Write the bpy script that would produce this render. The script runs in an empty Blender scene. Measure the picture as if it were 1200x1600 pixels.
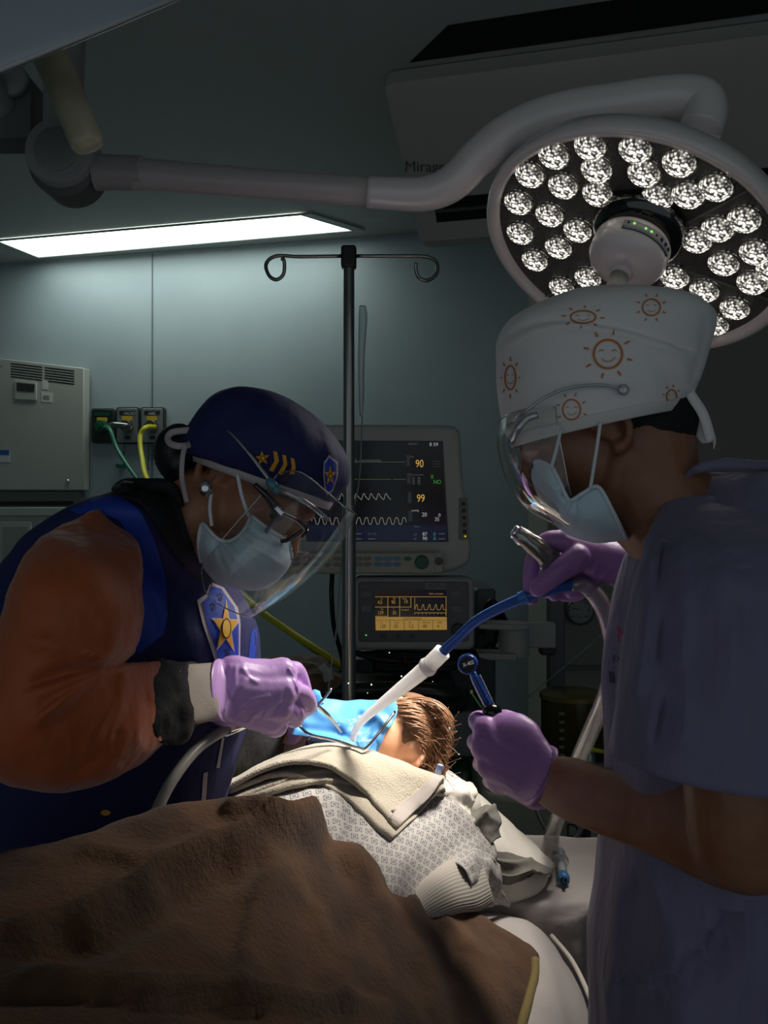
import bpy, bmesh, math, random
from mathutils import Vector, Matrix, noise, geometry
from mathutils.bvhtree import BVHTree
random.seed(7)
C = bpy.context.scene.collection
F = 1400.0; CZ = 1.45                     # focal length in pixels, eye height in metres
# ---------------------------------------------------------------- camera, world, light, exposure
cd = bpy.data.cameras.new('camera'); cam = bpy.data.objects.new('camera', cd); C.objects.link(cam)
cam.location = (0, 0, CZ); cam.rotation_euler = (math.pi/2, 0, 0)
cd.sensor_fit = 'VERTICAL'; cd.sensor_height = 36; cd.lens = F/1600*36; cd.clip_start = .02
bpy.context.scene.camera = cam
w = bpy.data.worlds.new('world'); bpy.context.scene.world = w; w.use_nodes = True
w.node_tree.nodes['Background'].inputs[0].default_value = (.80, .92, 1, 1)
w.node_tree.nodes['Background'].inputs[1].default_value = .28
vs = bpy.context.scene.view_settings
vs.view_transform = 'Standard'; vs.look = 'None'; vs.exposure = 0; vs.gamma = 1; vs.use_curve_mapping = False
LAMP_C = Vector((.529, 1.90, 2.005)); LAMP_N = Vector((-.482, -.37, -1)).normalized()
TARGET = Vector((-.045, 1.36, 1.10))
LAMP_S = .8; LAMP_P = Vector((0, 0, CZ)) + (LAMP_C - Vector((0, 0, CZ)))*LAMP_S       # built size and place of the lamp head
for watt, cone, soft in ((105, 28, .09), (54, 66, .12), (14, 125, .18)):     # the lamp's focused core, its field and its spill
    sd = bpy.data.lights.new('surgical_beam', 'SPOT'); sd.energy = watt; sd.color = (1, .93, .85)
    sd.spot_size = math.radians(cone); sd.spot_blend = 1; sd.shadow_soft_size = soft
    sl = bpy.data.objects.new('surgical_beam', sd); C.objects.link(sl)
    sl.location = LAMP_P + LAMP_N*.08
    sl.rotation_euler = (TARGET - sl.location).to_track_quat('-Z', 'Y').to_euler()
# ---------------------------------------------------------------- helpers
def P(x, y, Y): return Vector(((x-600)/F*Y, Y, CZ-(y-800)/F*Y))
def px(v): return ((v.x/v.y)*F+600, 800-(v.z-CZ)/v.y*F)
def onplane(x, y, p0, n):
    o = Vector((0, 0, CZ)); d = P(x, y, 1)-o
    return o + d*((p0-o).dot(n)/d.dot(n))
def lin(h):
    h = h.lstrip('#'); c = [int(h[i:i+2], 16)/255 for i in (0, 2, 4)]
    return tuple((v/12.92 if v <= .04045 else ((v+.055)/1.055)**2.4) for v in c)+(1,)
MC = {}
def mat(name, col, rough=.5, metal=0, bump=None, var=None, emit=None, alpha=1, coat=0, sheen=0, sub=0, trans=0, spec=.5, even=False):
    if name in MC: return MC[name]
    m = bpy.data.materials.new(name); m.use_nodes = True; MC[name] = m
    nt = m.node_tree; b = nt.nodes['Principled BSDF']; I = b.inputs
    c = lin(col) if isinstance(col, str) else col
    I['Base Color'].default_value = c; I['Roughness'].default_value = rough; I['Metallic'].default_value = metal
    I['Alpha'].default_value = alpha; I['Coat Weight'].default_value = coat; I['Sheen Weight'].default_value = sheen
    I['Subsurface Weight'].default_value = sub; I['Subsurface Scale'].default_value = .01 if sub < .5 else .05
    I['Transmission Weight'].default_value = trans; I['Specular IOR Level'].default_value = spec
    if even or sub > .5: I['Subsurface Radius'].default_value = (1, 1, 1)
    if emit:
        I['Emission Color'].default_value = lin(emit[0]); I['Emission Strength'].default_value = emit[1]
    tc = nt.nodes.new('ShaderNodeTexCoord')
    if var:                                   # (second colour, scale)
        n = nt.nodes.new('ShaderNodeTexNoise'); n.inputs['Scale'].default_value = var[1]; n.inputs['Detail'].default_value = 5
        nt.links.new(tc.outputs['Object'], n.inputs['Vector'])
        r = nt.nodes.new('ShaderNodeValToRGB'); r.color_ramp.elements[0].color = lin(var[0]); r.color_ramp.elements[1].color = c
        r.color_ramp.elements[0].position = .35; r.color_ramp.elements[1].position = .6
        nt.links.new(n.outputs['Fac'], r.inputs['Fac']); nt.links.new(r.outputs['Color'], I['Base Color'])
    if bump:                                  # list of (scale, strength, distance, stretch)
        prev = None
        for sc, st, di, sx in (bump if isinstance(bump, list) else [bump]):
            n = nt.nodes.new('ShaderNodeTexNoise'); n.inputs['Scale'].default_value = sc; n.inputs['Detail'].default_value = 4
            mp = nt.nodes.new('ShaderNodeMapping'); mp.inputs['Scale'].default_value = sx if isinstance(sx, tuple) else (sx, sx, sx)
            nt.links.new(tc.outputs['Object'], mp.inputs['Vector']); nt.links.new(mp.outputs['Vector'], n.inputs['Vector'])
            bp = nt.nodes.new('ShaderNodeBump'); bp.inputs['Strength'].default_value = st; bp.inputs['Distance'].default_value = di
            nt.links.new(n.outputs['Fac'], bp.inputs['Height'])
            if prev: nt.links.new(prev.outputs['Normal'], bp.inputs['Normal'])
            prev = bp
        nt.links.new(prev.outputs['Normal'], I['Normal'])
    return m
def clear(name, tint=(1, 1, 1, 1), lo=.04, hi=.5, rough=.03, dens=0.0):
    """thin clear plastic: transparent + fresnel gloss (+ a little haze)"""
    if name in MC: return MC[name]
    m = bpy.data.materials.new(name); m.use_nodes = True; MC[name] = m; nt = m.node_tree
    nt.nodes.remove(nt.nodes['Principled BSDF']); out = nt.nodes['Material Output']
    t = nt.nodes.new('ShaderNodeBsdfTransparent'); t.inputs[0].default_value = tint
    g = nt.nodes.new('ShaderNodeBsdfGlossy'); g.inputs['Roughness'].default_value = rough
    d = nt.nodes.new('ShaderNodeBsdfDiffuse'); d.inputs[0].default_value = (.8, .8, .8, 1)
    lw = nt.nodes.new('ShaderNodeLayerWeight'); lw.inputs[0].default_value = .35
    mr = nt.nodes.new('ShaderNodeMapRange'); mr.inputs['To Min'].default_value = lo; mr.inputs['To Max'].default_value = hi
    nt.links.new(lw.outputs['Fresnel'], mr.inputs['Value'])
    m1 = nt.nodes.new('ShaderNodeMixShader'); m1.inputs[0].default_value = dens
    nt.links.new(t.outputs[0], m1.inputs[1]); nt.links.new(d.outputs[0], m1.inputs[2])
    m2 = nt.nodes.new('ShaderNodeMixShader'); nt.links.new(mr.outputs[0], m2.inputs[0])
    nt.links.new(m1.outputs[0], m2.inputs[1]); nt.links.new(g.outputs[0], m2.inputs[2])
    nt.links.new(m2.outputs[0], out.inputs[0]); return m
def cr(p0, p1, p2, p3, t):
    return .5*((2*p1)+(p2-p0)*t+(2*p0-5*p1+4*p2-p3)*t*t+(3*p1-p0-3*p2+p3)*t*t*t)
def spl(pts, sub):
    """Catmull-Rom through a list of Vectors"""
    if len(pts) < 3: 
        return [pts[0].lerp(pts[-1], i/sub) for i in range(sub+1)]
    q = [2*pts[0]-pts[1]]+list(pts)+[2*pts[-1]-pts[-2]]; out = []
    for i in range(1, len(q)-2):
        for k in range(sub): out.append(cr(q[i-1], q[i], q[i+1], q[i+2], k/sub))
    out.append(pts[-1].copy()); return out
class M:
    def __init__(s): s.v = []; s.f = []; s.uv = None
    def add(s, v, f):
        b = len(s.v); s.v += [Vector(p) for p in v]; s.f += [tuple(i+b for i in q) for q in f]; return s
    def join(s, o): return s.add(o.v, o.f)
    def ring(s, rings, closed=True, caps=True):
        n = len(rings[0]); v = [p for r in rings for p in r]; f = []
        for i in range(len(rings)-1):
            for k in range(n if closed else n-1):
                a, b = i*n+k, i*n+(k+1) % n; f.append((a, b, b+n, a+n))
        if caps:
            for j, r in ((0, rings[0]), (len(rings)-1, rings[-1])):
                c = sum(r, Vector())/n; v.append(c); ci = len(v)-1
                for k in range(n):
                    a, b = j*n+k, j*n+(k+1) % n; f.append((b, a, ci) if j == 0 else (a, b, ci))
        return s.add(v, f)
    def tube(s, pts, r, sub=6, n=12, caps=True, flat=1):
        """pts: Vectors; r: radius or list"""
        rs = r if isinstance(r, (list, tuple)) else [r]*len(pts)
        q = spl([Vector((*p, k)) for p, k in zip(pts, rs)], sub)
        c = [Vector(p[:3]) for p in q]; rr = [max(p[3], 1e-5) for p in q]; rings = []; N = None
        for i in range(len(c)):
            t = (c[min(i+1, len(c)-1)]-c[max(i-1, 0)])
            t = t.normalized() if t.length > 1e-9 else Vector((0, 0, 1))
            if N is None: N = t.cross(Vector((0, 1, 0))); N = N if N.length > .1 else t.cross(Vector((1, 0, 0)))
            N = (N-t*N.dot(t)).normalized(); B = t.cross(N)
            rings.append([c[i]+(N*math.cos(a)*flat+B*math.sin(a))*rr[i] for a in [2*math.pi*k/n for k in range(n)]])
        return s.ring(rings, caps=caps)
    def chain(s, pts, rs, n=14, sub=5):
        """tapered limb with round ends"""
        d0 = (pts[0]-pts[1]).normalized(); d1 = (pts[-1]-pts[-2]).normalized()
        s.tube(pts, rs, sub, n); s.ell(pts[0], rs[0]*.995, n=n); s.ell(pts[-1], rs[-1]*.995, n=n); return s
    def ell(s, c, r, R=None, n=16):
        r = r if isinstance(r, (list, tuple)) else (r, r, r); R = R or Matrix.Identity(3); v = []; f = []; m = n//2
        for i in range(1, m):
            th = math.pi*i/m
            for k in range(n):
                a = 2*math.pi*k/n
                v.append(Vector(c)+R @ Vector((r[0]*math.sin(th)*math.cos(a), r[1]*math.sin(th)*math.sin(a), r[2]*math.cos(th))))
        for i in range(m-2):
            for k in range(n): f.append((i*n+k, (i+1)*n+k, (i+1)*n+(k+1) % n, i*n+(k+1) % n))
        v.append(Vector(c)+R @ Vector((0, 0, r[2]))); v.append(Vector(c)-R @ Vector((0, 0, r[2]))); t = len(v)-2
        for k in range(n): f.append((t, k, (k+1) % n)); f.append((t+1, (m-2)*n+(k+1) % n, (m-2)*n+k))
        return s.add(v, f)
    def box(s, c, d, R=None):
        R = R or Matrix.Identity(3); c = Vector(c)
        v = [c+R @ Vector((x*d[0]/2, y*d[1]/2, z*d[2]/2)) for x in (-1, 1) for y in (-1, 1) for z in (-1, 1)]
        return s.add(v, [(0, 1, 3, 2), (4, 6, 7, 5), (0, 4, 5, 1), (2, 3, 7, 6), (0, 2, 6, 4), (1, 5, 7, 3)])
    def prism(s, out, Y, dep, Ytop=None):
        """pixel outline at depth Y, really dep metres thick"""
        ys = [p[1] for p in out]; y0, y1 = min(ys), max(ys)
        def YY(y): return Y if Ytop is None else Ytop+(Y-Ytop)*(y-y0)/(y1-y0)
        a = [P(x, y, YY(y)) for x, y in out]; b = [p+Vector((0, dep, 0)) for p in a]; n = len(a)
        return s.add(a+b, [tuple(range(n))[::-1], tuple(range(n, 2*n))]+[(k, (k+1) % n, n+(k+1) % n, n+k) for k in range(n)])
    def lathe(s, c, ax, prof, n=32, ref=None):
        """prof: (radius, distance along ax)"""
        ax = ax.normalized(); u = ax.cross(ref or Vector((0, 0, 1))); u = u.normalized() if u.length > .05 else Vector((1, 0, 0)); v = ax.cross(u)
        return s.ring([[c+ax*h+(u*math.cos(a)+v*math.sin(a))*max(r, 1e-5) for a in [2*math.pi*k/n for k in range(n)]] for r, h in prof])
    def cyl(s, a, b, r, n=24): return s.lathe(a, b-a, [(r, 0), (r, (b-a).length)], n)
    def sil(s, rings, sub=5, n=32, caps=True, e=1.0):
        """loft of rings given by two silhouette points (pixels), a depth and a half thickness in metres"""
        q = []
        for r in rings:
            a, b = P(r[0], r[1], r[4]), P(r[2], r[3], r[4] if len(r) < 7 else r[6]); q.append((a, b, r[5]))
        A = spl([t[0] for t in q], sub); B = spl([t[1] for t in q], sub); D = spl([Vector((t[2], 0, 0)) for t in q], sub); R = []
        for a, b, d in zip(A, B, D):
            c = (a+b)/2; h = (b-a)/2
            R.append([c+h*math.copysign(abs(math.cos(t))**e, math.cos(t))+Vector((0, -d.x, 0))*math.copysign(abs(math.sin(t))**e, math.sin(t)) for t in [2*math.pi*k/n for k in range(n)]])
        return s.ring(R, caps=caps)
    def patch(s, rows, sub=6):
        """smooth sheet through a grid of (px, py, depth)"""
        R = [spl([P(*c) if not isinstance(c, Vector) else c for c in r], sub) for r in rows]
        cols = [spl([R[i][j] for i in range(len(R))], sub) for j in range(len(R[0]))]
        nu, nv = len(cols), len(cols[0]); v = [cols[u][k] for k in range(nv) for u in range(nu)]
        f = [(k*nu+u, (k+1)*nu+u, (k+1)*nu+u+1, k*nu+u+1) for k in range(nv-1) for u in range(nu-1)]
        s.uv = []; acc = [0]
        mid = nv//2
        for u in range(1, nu): acc.append(acc[-1]+(cols[u][mid]-cols[u-1][mid]).length)
        for k in range(nv):
            l = 0
            for u in range(nu): s.uv.append((acc[u], sum((cols[nu//2][j]-cols[nu//2][j-1]).length for j in range(1, k+1))))
        return s.add(v, f)
    def normals(s):
        N = [Vector() for _ in s.v]
        for f in s.f:
            a, b, c = s.v[f[0]], s.v[f[1]], s.v[f[2]]; n = (b-a).cross(c-a)
            for i in f: N[i] += n
        return [n.normalized() if n.length > 1e-12 else Vector((0, 0, 1)) for n in N]
    def noise(s, amp, sc, seed=0, oct=2):
        N = s.normals(); sc = sc if isinstance(sc, tuple) else (sc, sc, sc)
        for i, (p, n) in enumerate(zip(s.v, N)):
            q = Vector((p.x*sc[0]+seed, p.y*sc[1]+seed*.7, p.z*sc[2])); a = 0
            for o in range(oct): a += noise.noise(q*(2**o))/(2**o)
            s.v[i] = p+n*a*amp
        return s
    def fold(s, line, wpx, h, d=(0, -.6, .8), Ymax=9):
        """raise (or sink) a fold that follows a polyline"""
        L = spl([Vector((*p, 0)) for p in line], 8); d = Vector(d)
        for i, p in enumerate(s.v):
            if p.y > Ymax or p.y < .05: continue
            q = Vector((*px(p), 0)); m = 1e9
            for a, b in zip(L, L[1:]):
                ab = b-a; t = max(0, min(1, (q-a).dot(ab)/max(ab.length_squared, 1e-6))); m = min(m, (q-a-ab*t).length)
                if m < 1: break
            if m < wpx*3: s.v[i] = p+d*h*math.exp(-(m/wpx)**2)
        return s
    def mesh(s, name, W=None):
        me = bpy.data.meshes.new(name); Wi = (W or Matrix.Identity(4)).inverted()
        me.from_pydata([Wi @ p for p in s.v], [], s.f)
        if s.uv and len(s.uv) == len(s.v):
            ul = me.uv_layers.new(name='uv')
            for l in me.loops: ul.data[l.index].uv = s.uv[l.vertex_index]
        else:
            bm = bmesh.new(); bm.from_mesh(me); bmesh.ops.recalc_face_normals(bm, faces=bm.faces); bm.to_mesh(me); bm.free()
        return me
    def relax(s, n=3, k=.5):
        nb = [set() for _ in s.v]
        for f in s.f:
            for a, b in zip(f, f[1:]+f[:1]): nb[a].add(b); nb[b].add(a)
        for _ in range(n):
            s.v = [p.lerp(sum((s.v[j] for j in nb[i]), Vector())/len(nb[i]), k) if len(nb[i]) > 3 else p for i, p in enumerate(s.v)]
        return s
    def fuse(s, vox=.004, it=6):
        me = s.mesh('tmp'); o = bpy.data.objects.new('tmp', me); C.objects.link(o)
        r = o.modifiers.new('r', 'REMESH'); r.mode = 'VOXEL'; r.voxel_size = vox
        if it: k = o.modifiers.new('s', 'SMOOTH'); k.iterations = it; k.factor = .5
        dg = bpy.context.evaluated_depsgraph_get(); dg.update()
        em = bpy.data.meshes.new_from_object(o.evaluated_get(dg))
        q = M(); q.v = [v.co.copy() for v in em.vertices]; q.f = [tuple(p.vertices) for p in em.polygons]
        bpy.data.objects.remove(o); bpy.data.meshes.remove(em); return q
WM = {}
def thing(name, label, cat, loc=(0, 0, 0), rot=None, group=None):
    o = bpy.data.objects.new(name, None); C.objects.link(o); o.empty_display_size = .05
    m = Matrix.Translation(Vector(loc)) @ (rot.to_4x4() if rot else Matrix.Identity(4)); o.matrix_world = m; o.matrix_basis = m
    WM[o.name] = m.copy(); o['label'] = label; o['category'] = cat
    if group: o['group'] = group
    return o
def obj(name, m, material, parent=None, smooth=True, solid=0, bevel=0, label=None, off=-1, seg=2, sharp=None):
    W = WM[parent.name] if parent else Matrix.Identity(4)
    if not parent:
        lo = Vector([min(p[i] for p in m.v) for i in range(3)]); hi = Vector([max(p[i] for p in m.v) for i in range(3)])
        W = Matrix.Translation(Vector(((lo.x+hi.x)/2, (lo.y+hi.y)/2, lo.z)))
    me = m.mesh(name, W); o = bpy.data.objects.new(name, me); C.objects.link(o); me.materials.append(material)
    if parent: o.parent = parent
    else: o.matrix_basis = W
    WM[o.name] = W
    if smooth:
        for p in me.polygons: p.use_smooth = True
    if solid: k = o.modifiers.new('solid', 'SOLIDIFY'); k.thickness = solid; k.offset = off
    if bevel: k = o.modifiers.new('bevel', 'BEVEL'); k.width = bevel; k.segments = seg; k.limit_method = 'ANGLE'; k.angle_limit = .6
    if bevel or sharp: me.set_sharp_from_angle(angle=sharp or .6)
    if label: o['label'] = label
    return o
def one(o, label, cat, group=None, kind=None):
    o['label'] = label; o['category'] = cat
    if group: o['group'] = group
    if kind: o['kind'] = kind
    return o
def struct(o): o['kind'] = 'structure'; return o
def bvh(*ms):
    q = M()
    for m in ms: q.join(m)
    return BVHTree.FromPolygons([p[:] for p in q.v], q.f)
def decal(name, polys, tree, material, parent, off=.0012, step=6, Ydef=None):
    """flat printed shapes laid on the surface they are printed on"""
    q = M(); o = Vector((0, 0, CZ))
    for poly in polys:
        pts = []
        for a, b in zip(poly, poly[1:]+poly[:1]):
            a = Vector(a); b = Vector(b); n = max(1, int((b-a).length/step))
            pts += [a.lerp(b, k/n) for k in range(n)]
        nb = len(pts); xs = [p.x for p in pts]; ys = [p.y for p in pts]; x = min(xs)+step/2
        inner = []
        while x < max(xs):
            y = min(ys)+step/2
            while y < max(ys): inner.append(Vector((x, y))); y += step
            x += step
        r = geometry.delaunay_2d_cdt(pts+inner, [(i, (i+1) % nb) for i in range(nb)], [list(range(nb))], 1, 1e-4)
        v = []; last = None
        for p in r[0]:
            d = (P(p.x, p.y, 1)-o).normalized(); h = tree.ray_cast(o, d)
            if h[0] is not None: L = (h[0]-o).length; last = L
            else: L = last if last else 1
            v.append(o+d*(L-off))
        q.add(v, r[2])
    q.uv = [(0, 0)]*len(q.v)
    return obj(name, q, material, parent)
def textm(body, x, y, Y, h, align='LEFT', q=None, ww=1.0):
    cu = bpy.data.curves.new('t', 'FONT'); cu.body = body; cu.size = 1; cu.align_x = align
    o = bpy.data.objects.new('t', cu); C.objects.link(o); dg = bpy.context.evaluated_depsgraph_get(); dg.update()
    me = bpy.data.meshes.new_from_object(o.evaluated_get(dg)); s = h/F*Y/.72; c = P(x, y, Y); q = q or M()
    q.add([c+Vector((v.co.x*s*ww, 0, v.co.y*s)) for v in me.vertices], [tuple(p.vertices) for p in me.polygons])
    bpy.data.objects.remove(o); bpy.data.meshes.remove(me); return q
def strip(q, pts, Y, wpx):
    """thin drawn line on a flat screen"""
    for a, b in zip(pts, pts[1:]):
        a = Vector((a[0], a[1])); b = Vector((b[0], b[1])); d = (b-a)
        if d.length < .01: continue
        n = Vector((-d.y, d.x)).normalized()*wpx/2; k = [a+n, b+n, b-n, a-n]
        q.add([P(p.x, p.y, Y) for p in k], [(0, 1, 2, 3)])
    return q
def cover(q, tree, off=.004, lim=.05):
    """keep a garment in front of the skin it lies on"""
    o = Vector((0, 0, CZ))
    for i, p in enumerate(q.v):
        L = (p-o).length; d = (p-o)/L; h = tree.ray_cast(o, d)
        if h[0] is not None:
            k = (h[0]-o).length
            if L-lim < k < L+off: q.v[i] = o+d*(k-off)
    return q
def rect(x0, y0, x1, y1): return [(x0, y0), (x1, y0), (x1, y1), (x0, y1)]
def oval(cx, cy, rx, ry, n=20, a0=0): return [(cx+rx*math.cos(a0+2*math.pi*k/n), cy+ry*math.sin(a0+2*math.pi*k/n)) for k in range(n)]
def rrect(x0, y0, x1, y1, r, n=4):
    out = []
    for cx, cy, a in ((x1-r, y0+r, -90), (x1-r, y1-r, 0), (x0+r, y1-r, 90), (x0+r, y0+r, 180)):
        for k in range(n+1):
            t = math.radians(a+90*k/n); out.append((cx+r*math.cos(t), cy+r*math.sin(t)))
    return out
def star(cx, cy, r, r2=.45, rot=0, sx=1, sy=1, n=5):
    return [(cx+sx*(r if k % 2 == 0 else r*r2)*math.sin(rot+math.pi*k/n), cy-sy*(r if k % 2 == 0 else r*r2)*math.cos(rot+math.pi*k/n)) for k in range(2*n)]
# ---------------------------------------------------------------- materials
TEAL = mat('teal_wall_paint', '#a3b2b6', .55, bump=(3, .04, .01, 1), var=('#9aa9ae', 2.2))
CEIL = mat('ceiling_paint', '#adb1ae', .7)
FLOOR = mat('vinyl_floor', '#6f7a78', .35, var=('#66706e', 8))
GREYW = mat('grey_wall_paint', '#8b8a82', .6)
PLAS = mat('grey_white_plastic', '#a9aaa4', .45)
PLASD = mat('dark_grey_plastic', '#4a4d4e', .45)
CAB = mat('cabinet_enamel', '#b2b5ad', .4)
BLK = mat('black_rubber', '#0b0c0d', .45)
BLKP = mat('black_gloss', '#08090b', .12)
STEEL = mat('brushed_steel', '#9a9894', .28, 1, bump=(40, .05, .002, (1, 1, .05)))
CHROME = mat('chrome', '#d9d9d9', .12, 1)
LAMPW = mat('lamp_enamel', '#dcd4d1', .28, coat=.4, bump=(30, .06, .003, (.2, 1, 1)))
# ---------------------------------------------------------------- room
WA, WB = Vector((-2.01, 4.69, 0)), Vector((.15, 4.18, 0)); WD = (WB-WA).normalized(); WN = Vector((WD.y, -WD.x, 0))
if WN.y > 0: WN = -WN
def wallP(x, y, off=0): return onplane(x, y, WA+WN*off, WN)
H = 2.75; RW = Matrix(((WD.x, -WN.x, 0), (WD.y, -WN.y, 0), (0, 0, 1)))
def wbox(q, c, d): return q.box(c, d, RW)
c = WA+WD*1.4
struct(obj('wall_back', wbox(M(), Vector((c.x, c.y, H/2))-WN*.06, (7.4, .12, H)), TEAL, smooth=False))
struct(obj('floor', M().box((0, 2, -.05), (9, 8, .1)), FLOOR, smooth=False))
struct(obj('ceiling', M().box((0, 2, H+.05), (9, 8, .1)), CEIL, smooth=False))
c = P(858, 800, 3.55)
struct(obj('wall_right', M().box((c.x+.75, 3.6+.3, H/2-.001), (1.5, .6, H-.004)), GREYW, smooth=False, bevel=.01))
struct(obj('wall_left', M().box((-2.75, 2.4, H/2), (.1, 6, H-.004)), TEAL, smooth=False))
struct(obj('wall_side', M().box((2.9, 1.6, H/2), (.1, 6, H-.004)), TEAL, smooth=False))
a = wallP(238, 640, .001)
struct(obj('trim_1', wbox(M(), Vector((a.x, a.y, H/2)), (.004, .006, H-.01)), mat('seam_grey', '#5c6a6b', .6), smooth=False))
a = wallP(20, 640, .001)
# thin black sheet painting the shaded gap above the air conditioner
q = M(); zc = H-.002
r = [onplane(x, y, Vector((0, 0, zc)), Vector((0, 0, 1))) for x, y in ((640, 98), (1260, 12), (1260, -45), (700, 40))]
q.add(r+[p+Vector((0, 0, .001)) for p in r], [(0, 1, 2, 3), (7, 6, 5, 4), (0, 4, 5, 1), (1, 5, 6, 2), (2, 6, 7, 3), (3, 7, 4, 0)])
struct(obj('gap_shade', q, mat('slot_shade_black', '#050505', .9), smooth=False))
# ceiling light
z1 = H-.004
cor = [onplane(x, y, Vector((0, 0, z1)), Vector((0, 0, 1))) for x, y in ((-2, 375), (470, 334), (550, 358), (60, 400))]
t = thing('ceiling_light', 'long rectangular lit diffuser panel recessed in the ceiling above the teal wall', 'ceiling light', sum(cor, Vector())/4)
cc = sum(cor, Vector())/4
oc = [cc+(p-cc)*1.035+(p-cc).normalized()*.03 for p in cor]
q = M(); dn = Vector((0, 0, -.008))
q.add([p+dn for p in cor]+[p+dn for p in oc]+oc+cor, [(k, (k+1) % 4, 4+(k+1) % 4, 4+k) for k in range(4)]+[(4+k, 4+(k+1) % 4, 8+(k+1) % 4, 8+k) for k in range(4)]+[(k, 12+k, 12+(k+1) % 4, (k+1) % 4) for k in range(4)]+[(8+k, 8+(k+1) % 4, 12+(k+1) % 4, 12+k) for k in range(4)])
obj('frame', q, mat('light_frame', '#9aa09b', .5), t, smooth=False)
q = M(); q.add([p+Vector((0, 0, -.003)) for p in cor]+cor, [(3, 2, 1, 0), (4, 5, 6, 7), (0, 1, 5, 4), (1, 2, 6, 5), (2, 3, 7, 6), (3, 0, 4, 7)])
obj('diffuser', q, mat('lit_diffuser', '#ffffff', .5, emit=('#eefaf2', 5.5)), t, smooth=False)
# ---------------------------------------------------------------- air conditioner
fa = Vector((0, 2.62, 0)); du = Vector((.965, -.262, 0)).normalized(); dv = Vector((-du.y, du.x, 0))
t = thing('air_conditioner', 'wide pale air conditioner hung under the ceiling behind the lit surgical lamp', 'air conditioner', (.6, 2.6, 2.3))
def acp(u, v, z): return fa+du*u+dv*v+Vector((0, 0, z))
prof = [(0, 2.70), (.04, 2.66), (.36, 2.484), (.42, 2.418), (.46, 2.373), (.52, 2.37), (.62, 2.42), (.66, 2.50), (.66, 2.746), (0.02, 2.746)]
q = M(); n = len(prof); us = (0.0, .012, .03, 1.46, 1.475)
for u in us:
    k = {0.0: .965, .012: .988}.get(u, 1)
    q.v += [acp(u, .35+(v-.35)*k, 2.6+(z-2.6)*k) for v, z in prof]
for i in range(len(us)-1):
    for j in range(n): q.f.append((i*n+j, i*n+(j+1) % n, (i+1)*n+(j+1) % n, (i+1)*n+j))
q.f += [tuple(range(n)), tuple(range((len(us)-1)*n, len(us)*n))[::-1]]
acm = q; obj('housing', q, mat('ac_plastic', '#aaaaa2', .5), t, sharp=.5)
def acbar(u0, u1, v0, z0, v1, z1, off):
    n_ = (dv*-.72+Vector((0, 0, -.69))).normalized(); a = [acp(u0, v0, z0), acp(u1, v0, z0), acp(u1, v1, z1), acp(u0, v1, z1)]
    q = M(); return q.add([p+n_*off for p in a]+[p-n_*.003 for p in a], [(0, 1, 2, 3), (7, 6, 5, 4), (0, 4, 5, 1), (1, 5, 6, 2), (2, 6, 7, 3), (3, 7, 4, 0)])
obj('outlet_slot', acbar(.07, 1.40, .362, 2.481, .418, 2.421, .001), mat('slot_shade_black', '#050505', .9), t, smooth=False)
for k in range(2): obj('louvre', acbar(.075+k*.67, .73+k*.66, .386, 2.456, .392, 2.449, .012), mat('dark_louvre', '#4a4b4a', .4), t, smooth=False)
tq = textm('Mirage', 632, 268, 2.5, 17); tr = bvh(acm); o0 = Vector((0, 0, CZ))
for i, p in enumerate(tq.v):
    d = (p-o0).normalized(); h = tr.ray_cast(o0, d)
    if h[0] is not None: tq.v[i] = h[0]-d*.003
tq.uv = [(0, 0)]*len(tq.v); obj('lettering', tq, mat('ac_letters', '#55564f', .4), t)
# lower rear wall step below the unit
a = P(655, 380, 4.0)
# ---------------------------------------------------------------- surgical lamp
lx = LAMP_N.cross(Vector((0, 0, 1))).normalized(); ly = LAMP_N.cross(lx).normalized()
t = thing('surgical_light', 'large round surgical lamp with many lit lenses on a curved white arm', 'surgical lamp', LAMP_C)
q = M().lathe(LAMP_C, LAMP_N, [(.02, -.085), (.2, -.078), (.285, -.058), (.322, -.033), (.332, 0), (.329, .011), (.320, .015), (.305, .009), (.303, -.006), (.1, -.008), (0, -.008)], 96)
obj('lamp_housing', q, LAMPW, t)
q = M().lathe(LAMP_C, LAMP_N, [(0, -.0065), (.303, -.0065), (.303, -.002), (0, -.002)], 96)
dm = mat('lens_plate', '#4a4744', .25, bump=[(300, 1, .004, 1)]); obj('lens_plate', q, dm, t, sharp=.5)
lpix = [(533,363),(647,335),(788,343),(925,385),(1040,462),(1128,562),(458,423),(667,407),(815,418),(953,486),(1045,592),(1163,665),(422,510),(562,458),(670,482),(857,495),(978,628),(1063,700),(1153,760),(520,548),(428,605),(608,597),(548,650),(474,690),(640,745),(558,775),(770,785),(910,742),(1003,785),(1098,840),(897,800),(1035,890),(950,870),(700,850),(1215,720),(1225,610),(1215,830)]
# lens glow: bright facets on glass, lit from behind
lm = bpy.data.materials.new('lit_lens'); lm.use_nodes = True; nt = lm.node_tree; b = nt.nodes['Principled BSDF']
b.inputs['Base Color'].default_value = (.25, .24, .22, 1); b.inputs['Roughness'].default_value = .08
tc = nt.nodes.new('ShaderNodeTexCoord'); vo = nt.nodes.new('ShaderNodeTexVoronoi'); vo.inputs['Scale'].default_value = 170
nt.links.new(tc.outputs['Object'], vo.inputs['Vector'])
vr = nt.nodes.new('ShaderNodeMapRange'); vr.inputs['From Min'].default_value = .15; vr.inputs['From Max'].default_value = .75; vr.inputs['To Min'].default_value = 1.3; vr.inputs['To Max'].default_value = 0
nt.links.new(vo.outputs['Distance'], vr.inputs['Value'])
le = nt.nodes.new('ShaderNodeVectorMath'); le.operation = 'LENGTH'; nt.links.new(tc.outputs['Object'], le.inputs[0])
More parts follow.
